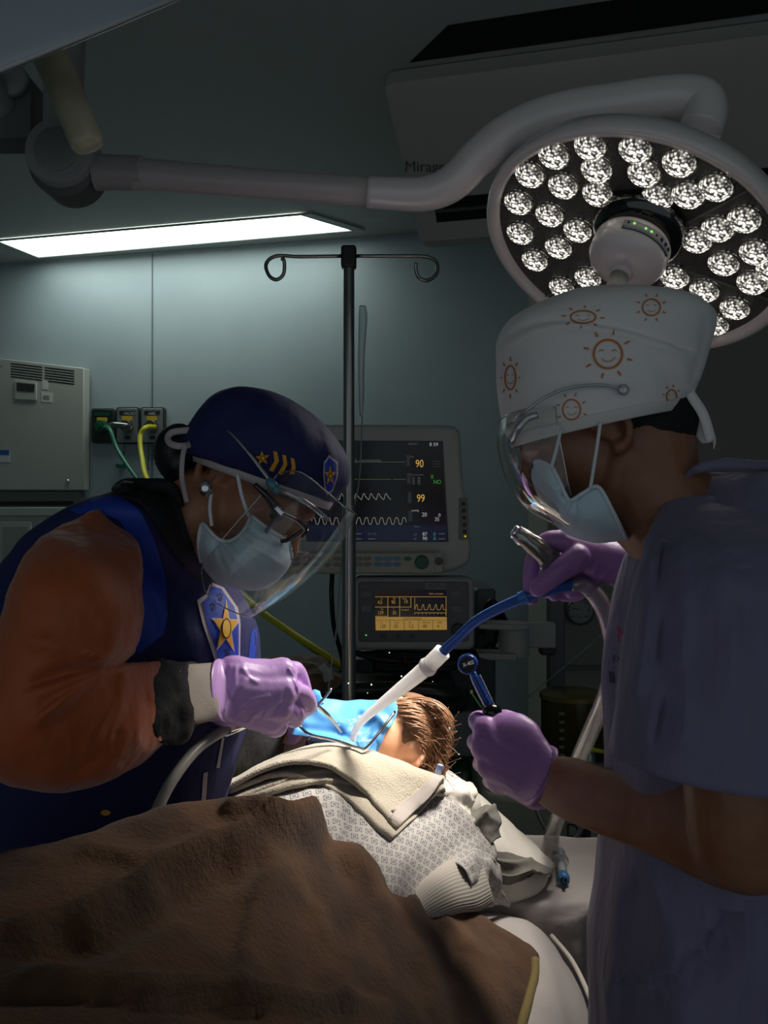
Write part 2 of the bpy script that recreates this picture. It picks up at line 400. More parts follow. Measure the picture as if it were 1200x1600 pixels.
rr = nt.nodes.new('ShaderNodeMapRange'); rr.inputs['From Min'].default_value = .0; rr.inputs['From Max'].default_value = .036; rr.inputs['To Min'].default_value = 3.2; rr.inputs['To Max'].default_value = .05
nt.links.new(le.outputs['Value'], rr.inputs['Value'])
n2 = nt.nodes.new('ShaderNodeTexNoise'); n2.inputs['Scale'].default_value = 70; nt.links.new(tc.outputs['Object'], n2.inputs['Vector'])
nr = nt.nodes.new('ShaderNodeMapRange'); nr.inputs['From Min'].default_value = .42; nr.inputs['From Max'].default_value = .62; nt.links.new(n2.outputs['Fac'], nr.inputs['Value'])
def mul(a, b_, op='MULTIPLY'):
    k = nt.nodes.new('ShaderNodeMath'); k.operation = op
    for i, s_ in enumerate((a, b_)):
        if isinstance(s_, (int, float)): k.inputs[i].default_value = s_
        else: nt.links.new(s_, k.inputs[i])
    return k.outputs[0]
e1 = mul(vr.outputs[0], mul(nr.outputs[0], .8, 'ADD')); e2 = mul(mul(mul(e1, e1), rr.outputs[0]), 1.0)
b.inputs['Emission Color'].default_value = (1, .95, .84, 1); nt.links.new(e2, b.inputs['Emission Strength'])
rim = mat('lens_rim', '#8a867e', .15, .8)
m0 = None
for i, (x, y) in enumerate(lpix):
    c = onplane(600+x/2, 60+y/2, LAMP_C, LAMP_N)
    if (c-LAMP_C).length > .29: continue
    q = M().lathe(c, LAMP_N, [(0, -.002), (.0315, -.002), (.032, .004), (.030, .009), (.0245, .014), (.014, .0175), (.004, .0185), (0, .0185)], 28)
    if m0 is None:
        m0 = q.mesh('lens', Matrix.Translation(c)); m0.materials.append(lm); q2 = M()
        q2.ring([[c+LAMP_N*h+(lx*math.cos(a)+ly*math.sin(a))*r for a in [2*math.pi*k/28 for k in range(28)]] for r, h in ((.031, -.001), (.034, .001), (.034, .004), (.031, .005), (.031, -.001))], caps=False)
        m1 = q2.mesh('lens_ring', Matrix.Translation(c)); m1.materials.append(rim)
        for me in (m0, m1):
            for p in me.polygons: p.use_smooth = True
    o = bpy.data.objects.new('lens', m0); C.objects.link(o); o.parent = t; o.location = c-LAMP_C
    o2 = bpy.data.objects.new('lens_ring', m1); C.objects.link(o2); o2.parent = o
for k in range(6):
    a = math.radians(60*k+12); d = lx*math.cos(a)+ly*math.sin(a)
    obj('divider', M().tube([LAMP_C+d*.10+LAMP_N*.001, LAMP_C+d*.301+LAMP_N*.001], .0028, 2, 8), mat('divider_grey', '#6a6660', .3), t)
HUB_C = onplane(1001, 354, LAMP_C, LAMP_N)
obj('hub_base', M().lathe(HUB_C, LAMP_N, [(.098, -.004), (.098, .012), (.088, .032), (.07, .04), (0, .042)], 48), mat('hub_dark', '#0e0d0c', .08, coat=1), t)
hub = M().lathe(HUB_C, LAMP_N, [(.06, .035), (.074, .045), (.078, .052), (.078, .088), (.07, .105), (.045, .118), (.03, .121), (0, .122)], 64)
hubo = obj('hub', hub, LAMPW, t)
tr = bvh(hub)
pan = []
def hubpt(a, h, r=.0795): return HUB_C+LAMP_N*h+(lx*math.cos(a)+ly*math.sin(a))*r
# find the angle of the hub that looks at the camera
best = max(range(360), key=lambda k: (lx*math.cos(math.radians(k))+ly*math.sin(math.radians(k))).dot((Vector((0, 0, CZ))-LAMP_C).normalized()))
sgn = 1 if (hubpt(math.radians(best+30), .07)-hubpt(math.radians(best), .07)).x > 0 else -1
def hubstrip(a0, a1, h0, h1, r, nn=14):
    q = M(); rows = []
    for h in (h0, h1): rows.append([hubpt(math.radians(best+sgn*(a0+(a1-a0)*k/nn)), h, r) for k in range(nn+1)])
    q.v = rows[0]+rows[1]; q.f = [(k, k+1, nn+2+k, nn+1+k) for k in range(nn)]; q.uv = [(0, 0)]*len(q.v); return q
obj('control_panel', hubstrip(-24, 62, .060, .081, .0795), mat('panel_frame', '#3b3f46', .4), t, solid=.001)
obj('control_face', hubstrip(-23, 61, .0615, .0795, .0806), mat('panel_face', '#a9a6a2', .4), t, solid=.0005)
gl = mat('green_led', '#1c5a20', .3, emit=('#8cff6a', .9)); bl = mat('blue_key', '#171d4a', .3)
for k, a in enumerate((-17, -9, 8, 17, 26, 36, 46, 55)):
    obj('indicator' if k < 5 else 'button', M().ell(hubpt(math.radians(best+sgn*a), .069 if k > 1 else .066, .081), (.0028, .0028, .0028) if k < 5 else (.004, .004, .0045), n=10), gl if k in (1, 2, 3) else bl, t)
hb = HUB_C+LAMP_N*.118
obj('handle_collar', M().lathe(hb, LAMP_N, [(.024, 0), (.024, .008), (.02, .012)], 24), LAMPW, t)
q = M(); rings = []
for h, r in ((.005, .018), (.03, .0165), (.10, .0185), (.15, .019), (.16, .012)):
    rings.append([hb+LAMP_N*h+(lx*math.cos(a)+ly*math.sin(a))*r*(1+.07*math.cos(18*a)) for a in [2*math.pi*k/108 for k in range(108)]])
q.ring(rings); obj('handle', q, mat('handle_ribbed', '#cfc8bb', .2, trans=.35), t)
# arm
E0 = P(1088, 214, 1.78)
armp = [P(574, 300, 1.9), P(625, 303, 1.9), P(668, 302, 1.9), P(708, 285, 1.89), P(750, 243, 1.88), P(800, 205, 1.87), P(870, 178, 1.86), P(960, 163, 1.84), P(1045, 152, 1.82), P(1092, 156, 1.80), P(1102, 178, 1.785), P(1094, 205, 1.775)]
armr = [.0325, .034, .036, .038, .04, .041, .042, .0425, .043, .044, .043, .042]
obj('curved_arm', M().tube(armp, armr, 8, 28), LAMPW, t)
obj('arm_end_cap', M().lathe(P(1094, 203, 1.775), (P(1086, 222, 1.80)-P(1094, 203, 1.775)), [(.0425, 0), (.0425, .02), (.036, .034), (.0, .036)], 32), LAMPW, t)
obj('mount_block', M().tube([P(1088, 214, 1.79), P(1075, 250, 1.93)], [.035, .05], 3, 16), LAMPW, t)
obj('straight_arm', M().tube([P(160, 269, 1.9), P(222, 272, 1.9), P(223, 272, 1.9), P(400, 287, 1.9), P(577, 300, 1.9)], [.036, .0345, .0325, .031, .030], 5, 28), mat('lamp_enamel_worn', '#bdb3b0', .3, bump=(30, .15, .004, (.2, 1, 1))), t)
obj('arm_sleeve', M().tube([P(150, 269, 1.9), P(221, 271, 1.9)], [.0375, .0355], 2, 28), mat('lamp_enamel_grey', '#a5a09e', .4), t, sharp=.5)
kc = P(104, 250, 1.9)
obj('elbow_joint', M().lathe(kc+Vector((0, .06, 0)), Vector((0, -1, 0)), [(.066, 0), (.070, .01), (.070, .105), (.066, .115), (.047, .118), (0, .118)], 48), mat('joint_grey', '#9a9a98', .45), t, sharp=.6)
obj('joint_cap', M().lathe(kc+Vector((0, -.058, 0)), Vector((0, -1, 0)), [(.045, 0), (.045, .004), (.042, .006), (0, .006)], 40), mat('joint_cap', '#858684', .45), t, sharp=.6)
obj('joint_skirt', M().lathe(P(106, 262, 1.91)+Vector((0, .05, 0)), Vector((0, -1, 0)), [(.07, 0), (.072, .08), (.06, .09), (0, .09)], 40), mat('joint_dark', '#5e605f', .5), t, sharp=.6)
obj('drop_tube', M().tube([P(104, 240, 1.93), P(100, 120, 1.93), Vector((-.66, 1.93, 3.066))], [.045, .042, .042], 3, 24), mat('joint_grey', '#7d7e7d', .45), t)
obj('ceiling_flange', M().cyl(Vector((-.66, 1.93, 3.03)), Vector((-.66, 1.93, 3.071)), .12, 40), LAMPW, t, sharp=.5)
t.scale = (LAMP_S,)*3; t.location = LAMP_P
# second lamp head, seen from behind, top left
N2 = Vector((.31, .55, -.775)).normalized(); C2 = P(72, 62, 1.42)
t = thing('surgical_light', 'unlit grey surgical lamp head cut by the upper left corner, seen edge on', 'surgical lamp', C2)
obj('lamp_housing', M().lathe(C2, N2, [(0, -.13), (.1, -.125), (.2, -.10), (.29, -.055), (.335, -.012), (.345, .0), (.345, .008), (.33, .010), (0, .006)], 96), mat('lamp_back', '#a3adb5', .35, coat=.2), t)
q = M(); q.ring([[C2+N2*h+(N2.cross(Vector((0, 0, 1))).normalized()*math.cos(a)+N2.cross(N2.cross(Vector((0, 0, 1))).normalized())*math.sin(a))*r for a in [2*math.pi*k/96 for k in range(96)]] for r, h in ((.346, .002), (.349, .005), (.346, .009), (.343, .005), (.346, .002))], caps=False)
obj('rim_seal', q, mat('rim_seal', '#b5b6b6', .3), t)
ha = P(84, 100, 1.50); hbb = P(140, 232, 1.52)
obj('handle', M().lathe(ha, hbb-ha, [(.030, -.05), (.0295, 0), (.0285, .10), (.0285, (hbb-ha).length-.012), (.024, (hbb-ha).length), (.006, (hbb-ha).length+.004), (0, (hbb-ha).length+.004)], 36), mat('handle_cover', '#d6cdaa', .3, var=('#b8b090', 14), bump=(12, .2, .01, 1), coat=.3), t)
obj('yoke_block', M().prism(rrect(-60, 118, 50, 215, 10), 1.9, .09), mat('joint_dark', '#5e605f', .5), t, bevel=.004)
obj('yoke_pin', M().lathe(P(22, 130, 1.905), Vector((0, -1, 0)), [(.036, 0), (.036, .02), (.033, .024), (0, .024)], 32), mat('joint_grey', '#7d7e7d', .45), t)
obj('yoke_arm', M().tube([P(10, 180, 1.93), P(-60, 60, 1.75), C2-N2*.10], [.035, .035, .035], 6, 20), mat('joint_grey', '#7d7e7d', .45), t)
obj('drop_tube', M().tube([P(-20, 170, 1.95), P(-20, 100, 1.95), Vector(P(-20, 100, 1.95).xy.to_tuple()+(3.03,))], .035, 3, 20), mat('joint_grey', '#7d7e7d', .45), t)
t.scale = (.82,)*3; t.location = Vector((0, 0, CZ))+(C2-Vector((0, 0, CZ)))*.82
# ---------------------------------------------------------------- infusion stand
Y = 2.0; b0 = P(545, 800, Y)
t = thing('infusion_stand', 'tall steel infusion pole with a crossbar ending in two hooks', 'IV pole', (b0.x, Y, 0))
ztop = P(0, 392, Y).z
obj('pole', M().cyl(Vector((b0.x, Y, .08)), Vector((b0.x, Y, ztop)), .0125), STEEL, t, sharp=.5)
obj('sleeve', M().cyl(Vector((b0.x, Y, .1)), Vector((b0.x, Y, P(0, 790, Y).z)), .0155), STEEL, t, sharp=.5)
obj('top_clamp', M().box((b0.x, Y, ztop-.015), (.034, .034, .05)), mat('clamp_dark', '#3b3a39', .35, .5), t, bevel=.006)
for s_ in (-1, 1):
    x0 = 545; xe = 428 if s_ < 0 else 668
    if s_ < 0: pts = [(535, 400), (470, 401), (432, 400), (416, 412), (420, 430), (432, 437), (443, 428), (444, 408), (440, 404)]
    else: pts = [(556, 400), (620, 400), (665, 401), (682, 410), (682, 428), (668, 438), (655, 434), (650, 422), (650, 410)]
    obj('hook', M().tube([P(x, y, Y-.004*k) for k, (x, y) in enumerate(pts)], .0042, 6, 10), STEEL, t)
for k in range(5):
    a = 2*math.pi*k/5+.3; d = Vector((math.cos(a), math.sin(a), 0))
    lg = obj('leg', M().tube([Vector((b0.x, Y, .1)), Vector((b0.x, Y, .09))+d*.12, Vector((b0.x, Y, .06))+d*.27], .012, 4, 10), STEEL, t)
    obj('castor', M().lathe(Vector((b0.x, Y, .028))+d*.27-d.cross(Vector((0, 0, 1)))*.01, d.cross(Vector((0, 0, 1))), [(.028, 0), (.028, .02)], 20), BLK, lg)
o = obj('saline_bag', M().sil([(561, 478, 572, 478, 2.03, .006), (560, 500, 574, 500, 2.03, .012), (559, 560, 570, 560, 2.03, .018), (560, 620, 569, 620, 2.03, .012), (562, 650, 567, 650, 2.03, .005)]), clear('bag_film', (.85, .9, .9, 1), .1, .6, .1, .18))
one(o, 'clear plastic infusion bag hanging just behind the steel pole', 'infusion bag')
o = obj('infusion_line', M().tube([P(566, 650, 2.03), P(560, 760, 2.1), P(536, 860, 2.05), P(526, 980, 2.1), P(515, 1060, 2.1), P(512, 1090, 2.1)], .0018, 8, 8), mat('line_grey', '#7f8a8c', .3))
one(o, 'thin clear tube trailing down from the infusion bag beside the pole', 'tube')
# ---------------------------------------------------------------- cabinets at left
t = thing('wall_cabinet', 'grey metal equipment cabinet with vent slots and recessed handle at the left edge', 'cabinet', P(40, 765, 4.5))
def cabp(x, y, off=0): return onplane(x, y, P(0, 800, 4.62-off), Vector((-.25, -1, 0)).normalized())
CN = Vector((-.25, -1, 0)).normalized()
def cslab(q, poly, off, dep):
    a = [cabp(x, y)-CN*(-off) for x, y in poly]; b = [p-CN*dep for p in a]; n = len(a)
    return q.add(a+b, [tuple(range(n))[::-1], tuple(range(n, 2*n))]+[(k, (k+1) % n, n+(k+1) % n, n+k) for k in range(n)])
obj('body', cslab(M(), [(-160, 541), (131, 575), (130, 766), (-160, 765)], 0, .055), CAB, t, smooth=False, bevel=.004)
obj('hinge_gap', cslab(M(), [(-160, 561.5), (3, 572), (3, 573), (-160, 562.5)], .001, .002), PLASD, t, smooth=False)
for side, (xa, xb) in enumerate(((17, 66), (70, 116))):
    for k in range(6):
        ya = 567+k*4.1+(xa-17)*.12; yb = 567+k*4.1+(xb-17)*.12
        obj('vent_slot', cslab(M(), [(xa, ya), (xb, yb), (xb, yb+1.7), (xa, ya+1.7)], .001, .002), BLK, t, smooth=False)
obj('handle_frame', cslab(M(), [(24, 594), (58, 598), (58, 626), (24, 624)], .008, .009), CAB, t, smooth=False, bevel=.002)
obj('handle_recess', cslab(M(), [(28, 598), (56, 601), (55, 613), (28, 611)], .010, .002), mat('recess_dark', '#33332f', .6), t, smooth=False)
obj('sticker', cslab(M(), [(66, 594), (75, 595), (75, 609), (66, 608)], .0015, .0015), mat('sticker_white', '#d8dad6', .5), t, smooth=False)
o = obj('barcode_sticker', cslab(M(), [(65, 612), (82, 614), (82, 629), (65, 628)], .0015, .0015), mat('sticker_white', '#d8dad6', .5), t, smooth=False)
q = M()
for k in range(5): cslab(q, [(68+k*2, 618), (69+k*2, 618), (69+k*2, 624.5), (68+k*2, 624.5)], .0025, .0005)
obj('barcode', q, mat('ink', '#3b3d3c', .6), o, smooth=False)
obj('lock', M().lathe(cabp(106, 752)+CN*.0, CN, [(.01, 0), (.01, .006), (.004, .009), (0, .009)], 16), CHROME, t)
obj('blue_label', cslab(M(), [(-20, 702), (15, 703), (15, 722), (-20, 722)], .002, .002), mat('label_blue_white', '#cdd3d8', .5), t, smooth=False)
obj('blue_label_band', cslab(M(), [(-20, 702), (15, 703), (15, 711), (-20, 710)], .003, .001), mat('label_blue', '#2a5a9c', .5), t, smooth=False)
t = thing('base_cabinet', 'grey panelled base cabinet under the vented metal cabinet', 'cabinet', Vector((P(40, 900, 4.5).x, 4.5, 0)))
def cwall(q, x0, x1, z0, z1, off, dep):
    a = cabp(x0, 800); b = cabp(x1, 800); pts = [Vector((a.x, a.y, z1)), Vector((b.x, b.y, z1)), Vector((b.x, b.y, z0)), Vector((a.x, a.y, z0))]
    pts = [p+CN*off for p in pts]; bk = [p-CN*dep for p in pts]
    return q.add(pts+bk, [(3, 2, 1, 0), (4, 5, 6, 7)]+[(k, (k+1) % 4, 4+(k+1) % 4, 4+k) for k in range(4)])
obj('top_rail', cwall(M(), -160, 122, 1.475, 1.555, -.02, .03), mat('rail_grey', '#6f736f', .4), t, smooth=False, bevel=.003)
obj('rail_slot', cwall(M(), -160, 112, 1.482, 1.505, -.018, .003), BLK, t, smooth=False)
obj('worktop', cwall(M(), -160, 124, 1.43, 1.474, .01, .06), CAB, t, smooth=False, bevel=.004)
obj('body', cwall(M(), -160, 122, .0, 1.43, 0, .055), CAB, t, smooth=False, bevel=.003)
for x0, x1 in ((-60, 0), (1, 50), (61, 110)):
    o = obj('door', cwall(M(), x0, x1, .1, 1.40, .008, .01), CAB, t, smooth=False, bevel=.003)
    obj('door_panel', cwall(M(), x0+5, x1-5, .14, 1.375, .010, .003), mat('cab_panel', '#979b95', .45), o, smooth=False)
# ---------------------------------------------------------------- gas outlets and hoses
lab = ['dark', 'middle grey', 'right grey']
outs = ((147, 181, 640, 692, '#23302c'), (186, 220, 638, 693, '#7b7f7f'), (224, 259, 638, 693, '#85898a'))
lbs = ['black wall gas outlet plate with a green hose fitting', 'grey wall gas outlet plate between the green and the yellow hose', 'grey wall gas outlet plate where the yellow hose plugs in']
def wslab(q, poly, off, dep):
    a = [wallP(x, y)+WN*off for x, y in poly]; b = [p-WN*dep for p in a]; n = len(a)
    return q.add(a+b, [tuple(range(n))[::-1], tuple(range(n, 2*n))]+[(k, (k+1) % n, n+(k+1) % n, n+k) for k in range(n)])
for i, (x0, x1, y0, y1, col) in enumerate(outs):
    cx = (x0+x1)/2
    t = thing('gas_outlet', lbs[i], 'gas outlet', wallP(cx, y1), None, 'gas outlets on the teal wall')
    obj('box', wslab(M(), rrect(x0-1, y0-1, x1+1, y1+1, 4), .022, .022), mat('outlet_box', '#3a3e3f', .4), t, smooth=False)
    obj('plate', wslab(M(), rrect(x0+1, y0+1, x1-1, y1-1, 3), .026, .004), mat('outlet_plate%d' % i, col, .3, .3), t, smooth=False, bevel=.002)
    obj('name_strip', wslab(M(), rect(cx-12, y0+5, cx+12, y0+10.5), .028, .002), mat('strip_green', '#0d4a34', .4) if i == 0 else mat('strip_dark', '#23282b', .4), t, smooth=False)
    obj('warning_label', wslab(M(), rect(cx-8, y0+13, cx+8, y0+19.5), .028, .002), mat('label_yellow', '#c9a72b', .5), t, smooth=False)
    if i:
        s_ = 'VACIO' if i == 1 else 'AIRE'; q = textm(s_, cx-10, y0+10, 4.5, 4.2)
        for k, p in enumerate(q.v): q.v[k] = onplane(*px(p), WA+WN*.0295, WN)
        q.uv = [(0, 0)]*len(q.v); obj('lettering', q, mat('letters_white', '#c9cdcc', .5), t)
    c = wallP(cx+1, 667)
    obj('socket', M().lathe(c+WN*.026, WN, [(.03, 0), (.03, .008), (.022, .012), (.022, .024), (.028, .026), (.028, .034), (.014, .036), (.014, .05), (0, .05)], 28), STEEL if i else mat('fit_green', '#2a6a50', .3, .5), t, sharp=.5)
    obj('small_tag', wslab(M(), rect(cx-4, y1-11, cx+5, y1-6), .028, .002), mat('strip_dark', '#23282b', .4), t, smooth=False)
c = wallP(185, 664)
o = obj('hose_coupling', M().tube([wallP(166, 667, .07), wallP(178, 664, .08), wallP(200, 665, .075)], [.012, .016, .012], 4, 14), STEEL); one(o, 'short steel coupling joining the black outlet and the middle outlet', 'coupling')
GH = mat('green_hose', '#1d6b52', .4); YH = mat('yellow_hose', '#c9c21d', .4)
o = obj('oxygen_hose', M().tube([wallP(164, 667, .075), P(172, 672, 4.36), P(185, 705, 4.3), P(222, 758, 4.1), P(300, 850, 3.6), P(400, 945, 3.1), P(470, 1000, 2.9), P(532, 1045, 2.8), P(556, 1090, 2.8)], .0105, 8, 12), GH)
one(o, 'green hose running from the black outlet down behind the bending person', 'hose')
o = obj('air_hose', M().tube([wallP(242, 667, .07), P(228, 668, 4.3), P(219, 682, 4.28), P(222, 715, 4.2), P(234, 757, 4.0), P(300, 850, 3.5), P(390, 940, 3.0), P(450, 985, 2.86), P(500, 1018, 2.76), P(560, 1062, 2.68), P(575, 1075, 2.66)], .0115, 8, 12), YH)
one(o, 'yellow hose running from the right outlet down behind the bending person', 'hose')
for i, (x, y0, y1) in enumerate(((194, 690, 728), (232, 690, 735))):
    o = obj('pull_cord', M().tube([wallP(x, y0, .02), wallP(x-1, (y0+y1)/2, .02), wallP(x, y1, .02)], .003, 3, 8), mat('cord_dark', '#3d4546', .5))
    one(o, 'thin dark cord hanging under the %s gas outlet' % ('middle' if i == 0 else 'right'), 'cord', 'cords under the gas outlets')
o = obj('wall_clip', wslab(M(), rect(185, 725, 197, 731), .03, .03), GH, smooth=False, bevel=.003); one(o, 'small green clip on the wall under the gas outlets', 'clip')
# ---------------------------------------------------------------- anaesthesia workstation with its two screens
BEZ = mat('monitor_shell', '#b2b3ac', .45)
SCR = mat('screen_black', '#050607', .15, emit=('#05070a', .5))
def em(n, c, s): return mat(n, c, .4, emit=(c, s))
E_Y, E_W, E_G, E_D, E_B = em('ink_amber', '#e0b050', .62), em('ink_white', '#c9cdc8', .42), em('ink_green', '#3f9a3a', .5), em('ink_dim', '#8d9088', .18), em('ink_cyan', '#3f8f96', .5)
YM = 2.6
t = thing('patient_monitor', 'large grey patient monitor with dark screen showing 90 and 99 behind the steel pole', 'monitor', P(620, 895, YM))
obj('housing', M().prism([(470, 662), (700, 664), (714, 667), (719, 676), (724, 760), (732, 800), (737, 858), (733, 880), (712, 891), (690, 896), (470, 897)], YM, .09), BEZ, t, bevel=.012, seg=3)
obj('screen_frame', M().prism([(482, 688), (692, 689), (701, 847), (478, 846)], YM-.002, .01), PLASD, t, smooth=False)
obj('screen', M().prism([(486, 690), (690, 691), (699, 845), (482, 844)], YM-.004, .006), SCR, t, smooth=False)
ys = YM-.0055
q = textm('90', 649, 730, ys, 12, ww=.78); textm('99', 651, 784, ys, 12, ww=.78, q=q); obj('reading_amber', q, E_Y, t)
q = textm('8 59', 671, 697, ys, 5.5); textm('20', 659, 807, ys, 6.5, q=q, ww=.9); textm('0', 685, 807, ys, 5, q=q); textm('35', 679, 814, ys, 6, q=q, ww=.9)
textm('87', 660, 837, ys, 5.5, q=q); textm('90', 660, 844, ys, 5.5, q=q); textm('mmHg', 643, 799, ys, 3, q=q); obj('reading_white', q, E_W, t)
q = textm('II', 673, 748, ys, 6.5); textm('NO', 677, 756, ys, 6.5, q=q, ww=.85); obj('reading_green', q, E_G, t)
q = textm('0', 677, 837, ys, 5.5); textm('0', 677, 844, ys, 5.5, q=q); obj('reading_cyan', q, E_B, t)
q = textm('ECG priv. desconectadas', 536, 721, ys, 4.2); textm('ADULT', 638, 695, ys, 3.4, q=q); textm('Puls', 640, 715, ys, 3, q=q)
for k, s_ in enumerate(('ET', 'FI')): textm(s_, 647, 837+7*k, ys, 3.4, q=q)
textm('ST-TO', 575, 836, ys, 3.4, q=q); textm('Seno', 647, 824, ys, 3.2, q=q); textm('Desconectado', 641, 743, ys, 2.6, q=q)
for k in range(3): textm('---------', 676, 722+4*k, ys, 3, q=q); 
for k in range(3): textm('10   96', 643, 749+4*k, ys, 3.6, q=q)
obj('small_lettering', q, E_D, t); q = M(); strip(q, [(500, 722), (633, 722)], ys, .7)
for x0, x1, y in ((548, 565, 834), (548, 565, 842), (575, 586, 842), (685, 695, 834), (685, 695, 842)): strip(q, [(x0, y), (x1, y)], ys, 1.2)
obj('screen_line', q, E_D, t)
q = M(); strip(q, [(490, 749), (611, 749)], ys, .8); strip(q, [(614, 749), (634, 749)], ys, .8); obj('flat_trace', q, mat('trace_olive', '#7c8a2a', .4, emit=('#7c8a2a', .22)), t)
q = M(); pts = []
for k in range(12):
    x = 484+k*11.6
    if 610 < x < 616: continue
    for dx, y in ((0, 780), (2, 772), (3.6, 771), (6, 776), (9, 779), (11, 781)):
        pts.append((x+dx, y))
    if k == 10: strip(q, pts, ys, .8); pts = []
if pts: strip(q, pts, ys, .8)
obj('pulse_trace', q, mat('trace_grey', '#b5b5a8', .4, emit=('#b5b5a8', .35)), t); q = M()
pts = [(487+k*1.0, 814-5.2*max(-1, min(1, 1.5*math.sin(2*math.pi*k/11.8)))) for k in range(149)]
strip(q, pts, ys, .8); obj('wave_trace', q, mat('trace_grey', '#b5b5a8', .4, emit=('#b5b5a8', .35)), t)
obj('screen_footer', M().prism([(482, 820), (697.5, 821), (699, 845), (482, 844)], YM-.0045, .002), mat('screen_navy', '#0c1020', .2, emit=('#10162c', .5)), t, smooth=False)
q = M()
for y in (711, 739, 769, 798): q.prism(rect(634.5+(y-700)*.04, y, 640+(y-700)*.04, y+17), YM-.0048, .001)
obj('channel_tab', q, mat('tab_grey', '#3a3f44', .4, emit=('#3a3f44', .25)), t, smooth=False)
obj('key_strip', M().prism(rect(717, 778, 731, 843), YM-.003, .006), mat('strip_pale', '#7d7d74', .5), t, smooth=False, bevel=.001)
for k in range(5): obj('key', M().cyl(P(724+k*.5, 787+k*11, YM-.003), P(724+k*.5, 787+k*11, YM-.0065), .0062, 16), mat('key_dark', '#2d2f2e', .5), t, sharp=.6)
obj('status_led', M().ell(P(727, 838, YM-.005), .0024, n=8), em('led_yellow', '#d8d23a', .9), t)
# control strip
t2 = thing('control_panel', 'long beige button strip with blue keys and green knob under the large screen', 'control panel', P(590, 897, 2.55))
obj('shell', M().prism(rrect(440, 863, 694, 897, 7), 2.55, .06), mat('strip_shell', '#b3b1a0', .45), t2, bevel=.006)
obj('end_cap', M().prism(rrect(678, 866, 693, 895, 5), 2.547, .03), BEZ, t2, bevel=.004)
for r_, y in enumerate((873, 882)):
    for x, col in ((463, 'k'), (479, 'k'), (494, 'k'), (510, 'y' if r_ == 0 else 'w'), (527, 'w'), (543, 'w'), (560, 'w'), (574, 'w'), (591, 'b'), (605.5, 'b'), (620, 'b')):
        mm = {'k': mat('key_beige', '#8b897b', .5), 'y': mat('key_yellow', '#c49a25', .5), 'w': mat('key_beige', '#8b897b', .5), 'b': mat('key_blue', '#5f93b8', .5)}[col]
        obj('key', M().prism(oval(x, y, 6.6, 3.3, 14), 2.546, .006), mm, t2, bevel=.001)
obj('key', M().prism(oval(637, 873, 6.5, 3.4, 14), 2.546, .006), mat('key_green', '#2c7a63', .5), t2, bevel=.001)
obj('knob', M().lathe(P(659, 878, 2.55), Vector((0, -1, 0)), [(.0195, 0), (.0195, .012), (.017, .018), (0, .019)], 32), mat('knob_green', '#0e5c4c', .4), t2, sharp=.6)
obj('small_knob', M().lathe(P(686, 877, 2.546), Vector((0, -1, 0)), [(.0115, 0), (.011, .008), (0, .009)], 24), mat('knob_grey', '#4d4b42', .4), t2, sharp=.6)
# ventilator display
t = thing('ventilator_display', 'squat grey ventilator display with black and amber screen and green knob', 'ventilator', P(650, 1015, 2.58))
obj('housing', M().prism(rrect(552, 902, 741, 1016, 10), 2.58, .14), mat('vent_shell', '#9da09c', .45), t, bevel=.01, seg=3)
obj('face_plate', M().prism(rrect(560, 909, 733, 1003, 5), 2.577, .006), mat('vent_face', '#5b5f63', .4), t, bevel=.002)
Yv = 2.573
obj('screen', M().prism([(585, 922), (697, 922), (698.5, 984), (587, 985)], Yv, .006), SCR, t, smooth=False)
obj('screen_footer', M().prism([(586.5, 964), (698, 964), (698.5, 984), (587, 985)], Yv-.001, .002), mat('amber_field', '#a8863c', .4, emit=('#b8904a', .50)), t, smooth=False)
q = M(); A = mat('amber_line', '#a8863c', .4, emit=('#b8924a', .5)); yv = Yv-.0016
for p_ in ([(586, 932.5), (697, 932.5)], [(586, 948.5), (642, 948.5)], [(606, 932), (606, 964)], [(624.5, 932), (624.5, 964)], [(642, 932), (642, 949)], [(586, 963), (606, 963)], [(697, 932), (697, 962)]): strip(q, p_, yv, .9)
for k in range(5): strip(q, [(648+k*10, 952.5), (650+k*10, 946), (651.5+k*10, 944), (653+k*10, 952.5), (658+k*10, 953)], yv, .8)
strip(q, [(648, 957.5), (696, 957.5)], yv, .7); strip(q, [(648, 934), (648, 953)], yv, .7)
for k in range(9): strip(q, [(648+k*6, 957), (648+k*6, 960)], yv, .7)
for s_, x, y, h in (('4,5', 590, 943.5, 5.5), ('90', 611.5, 943.5, 5.5), ('19', 631, 943, 5.5), ('129', 590, 960, 5.5), ('35', 613, 960, 5.5), ('Pmedia 8', 627, 954, 2.8), ('Alarm. vol activa', 670, 929, 3), ('Vt', 595, 936.8, 2.6), ('O2', 614, 936.8, 2.6), ('Pmax', 629, 936.8, 2.6), ('Vm', 595, 953, 2.6), ('f', 615, 953, 2.6)):
    textm(s_, x, y, yv, h, q=q, ww=.8)
obj('amber_lettering', q, A, t)
q = M()
for k, (a_, b_) in enumerate((('Vt', '120'), ('Frec', '35'), ('I:E', '1:2'), ('Plimite', '40'), ('PEEP', '4'))):
    textm(b_, 593+k*22.5, 981, Yv-.0026, 5.5, q=q, ww=.85); textm(a_, 594+k*22.3, 974, Yv-.0026, 2.8, q=q)
    if k: strip(q, [(587+k*22.3, 969), (587+k*22.3, 984.5)], Yv-.0026, .6)
textm('Control volumen', 630, 967.8, Yv-.0026, 3, q=q); strip(q, [(587, 969), (698, 969)], Yv-.0026, .5)
obj('dark_lettering', q, mat('ink_dark', '#1d1608', .5), t)
o = obj('name_plate', M().prism(rect(665, 911, 697, 921), 2.5745, .003), mat('plate_grey', '#85898b', .5), t, smooth=False)
obj('lettering', textm('PSVPro', 668.5, 918.5, 2.5738, 6.2, ww=1.05), mat('ink_dark', '#1d1608', .5), o)
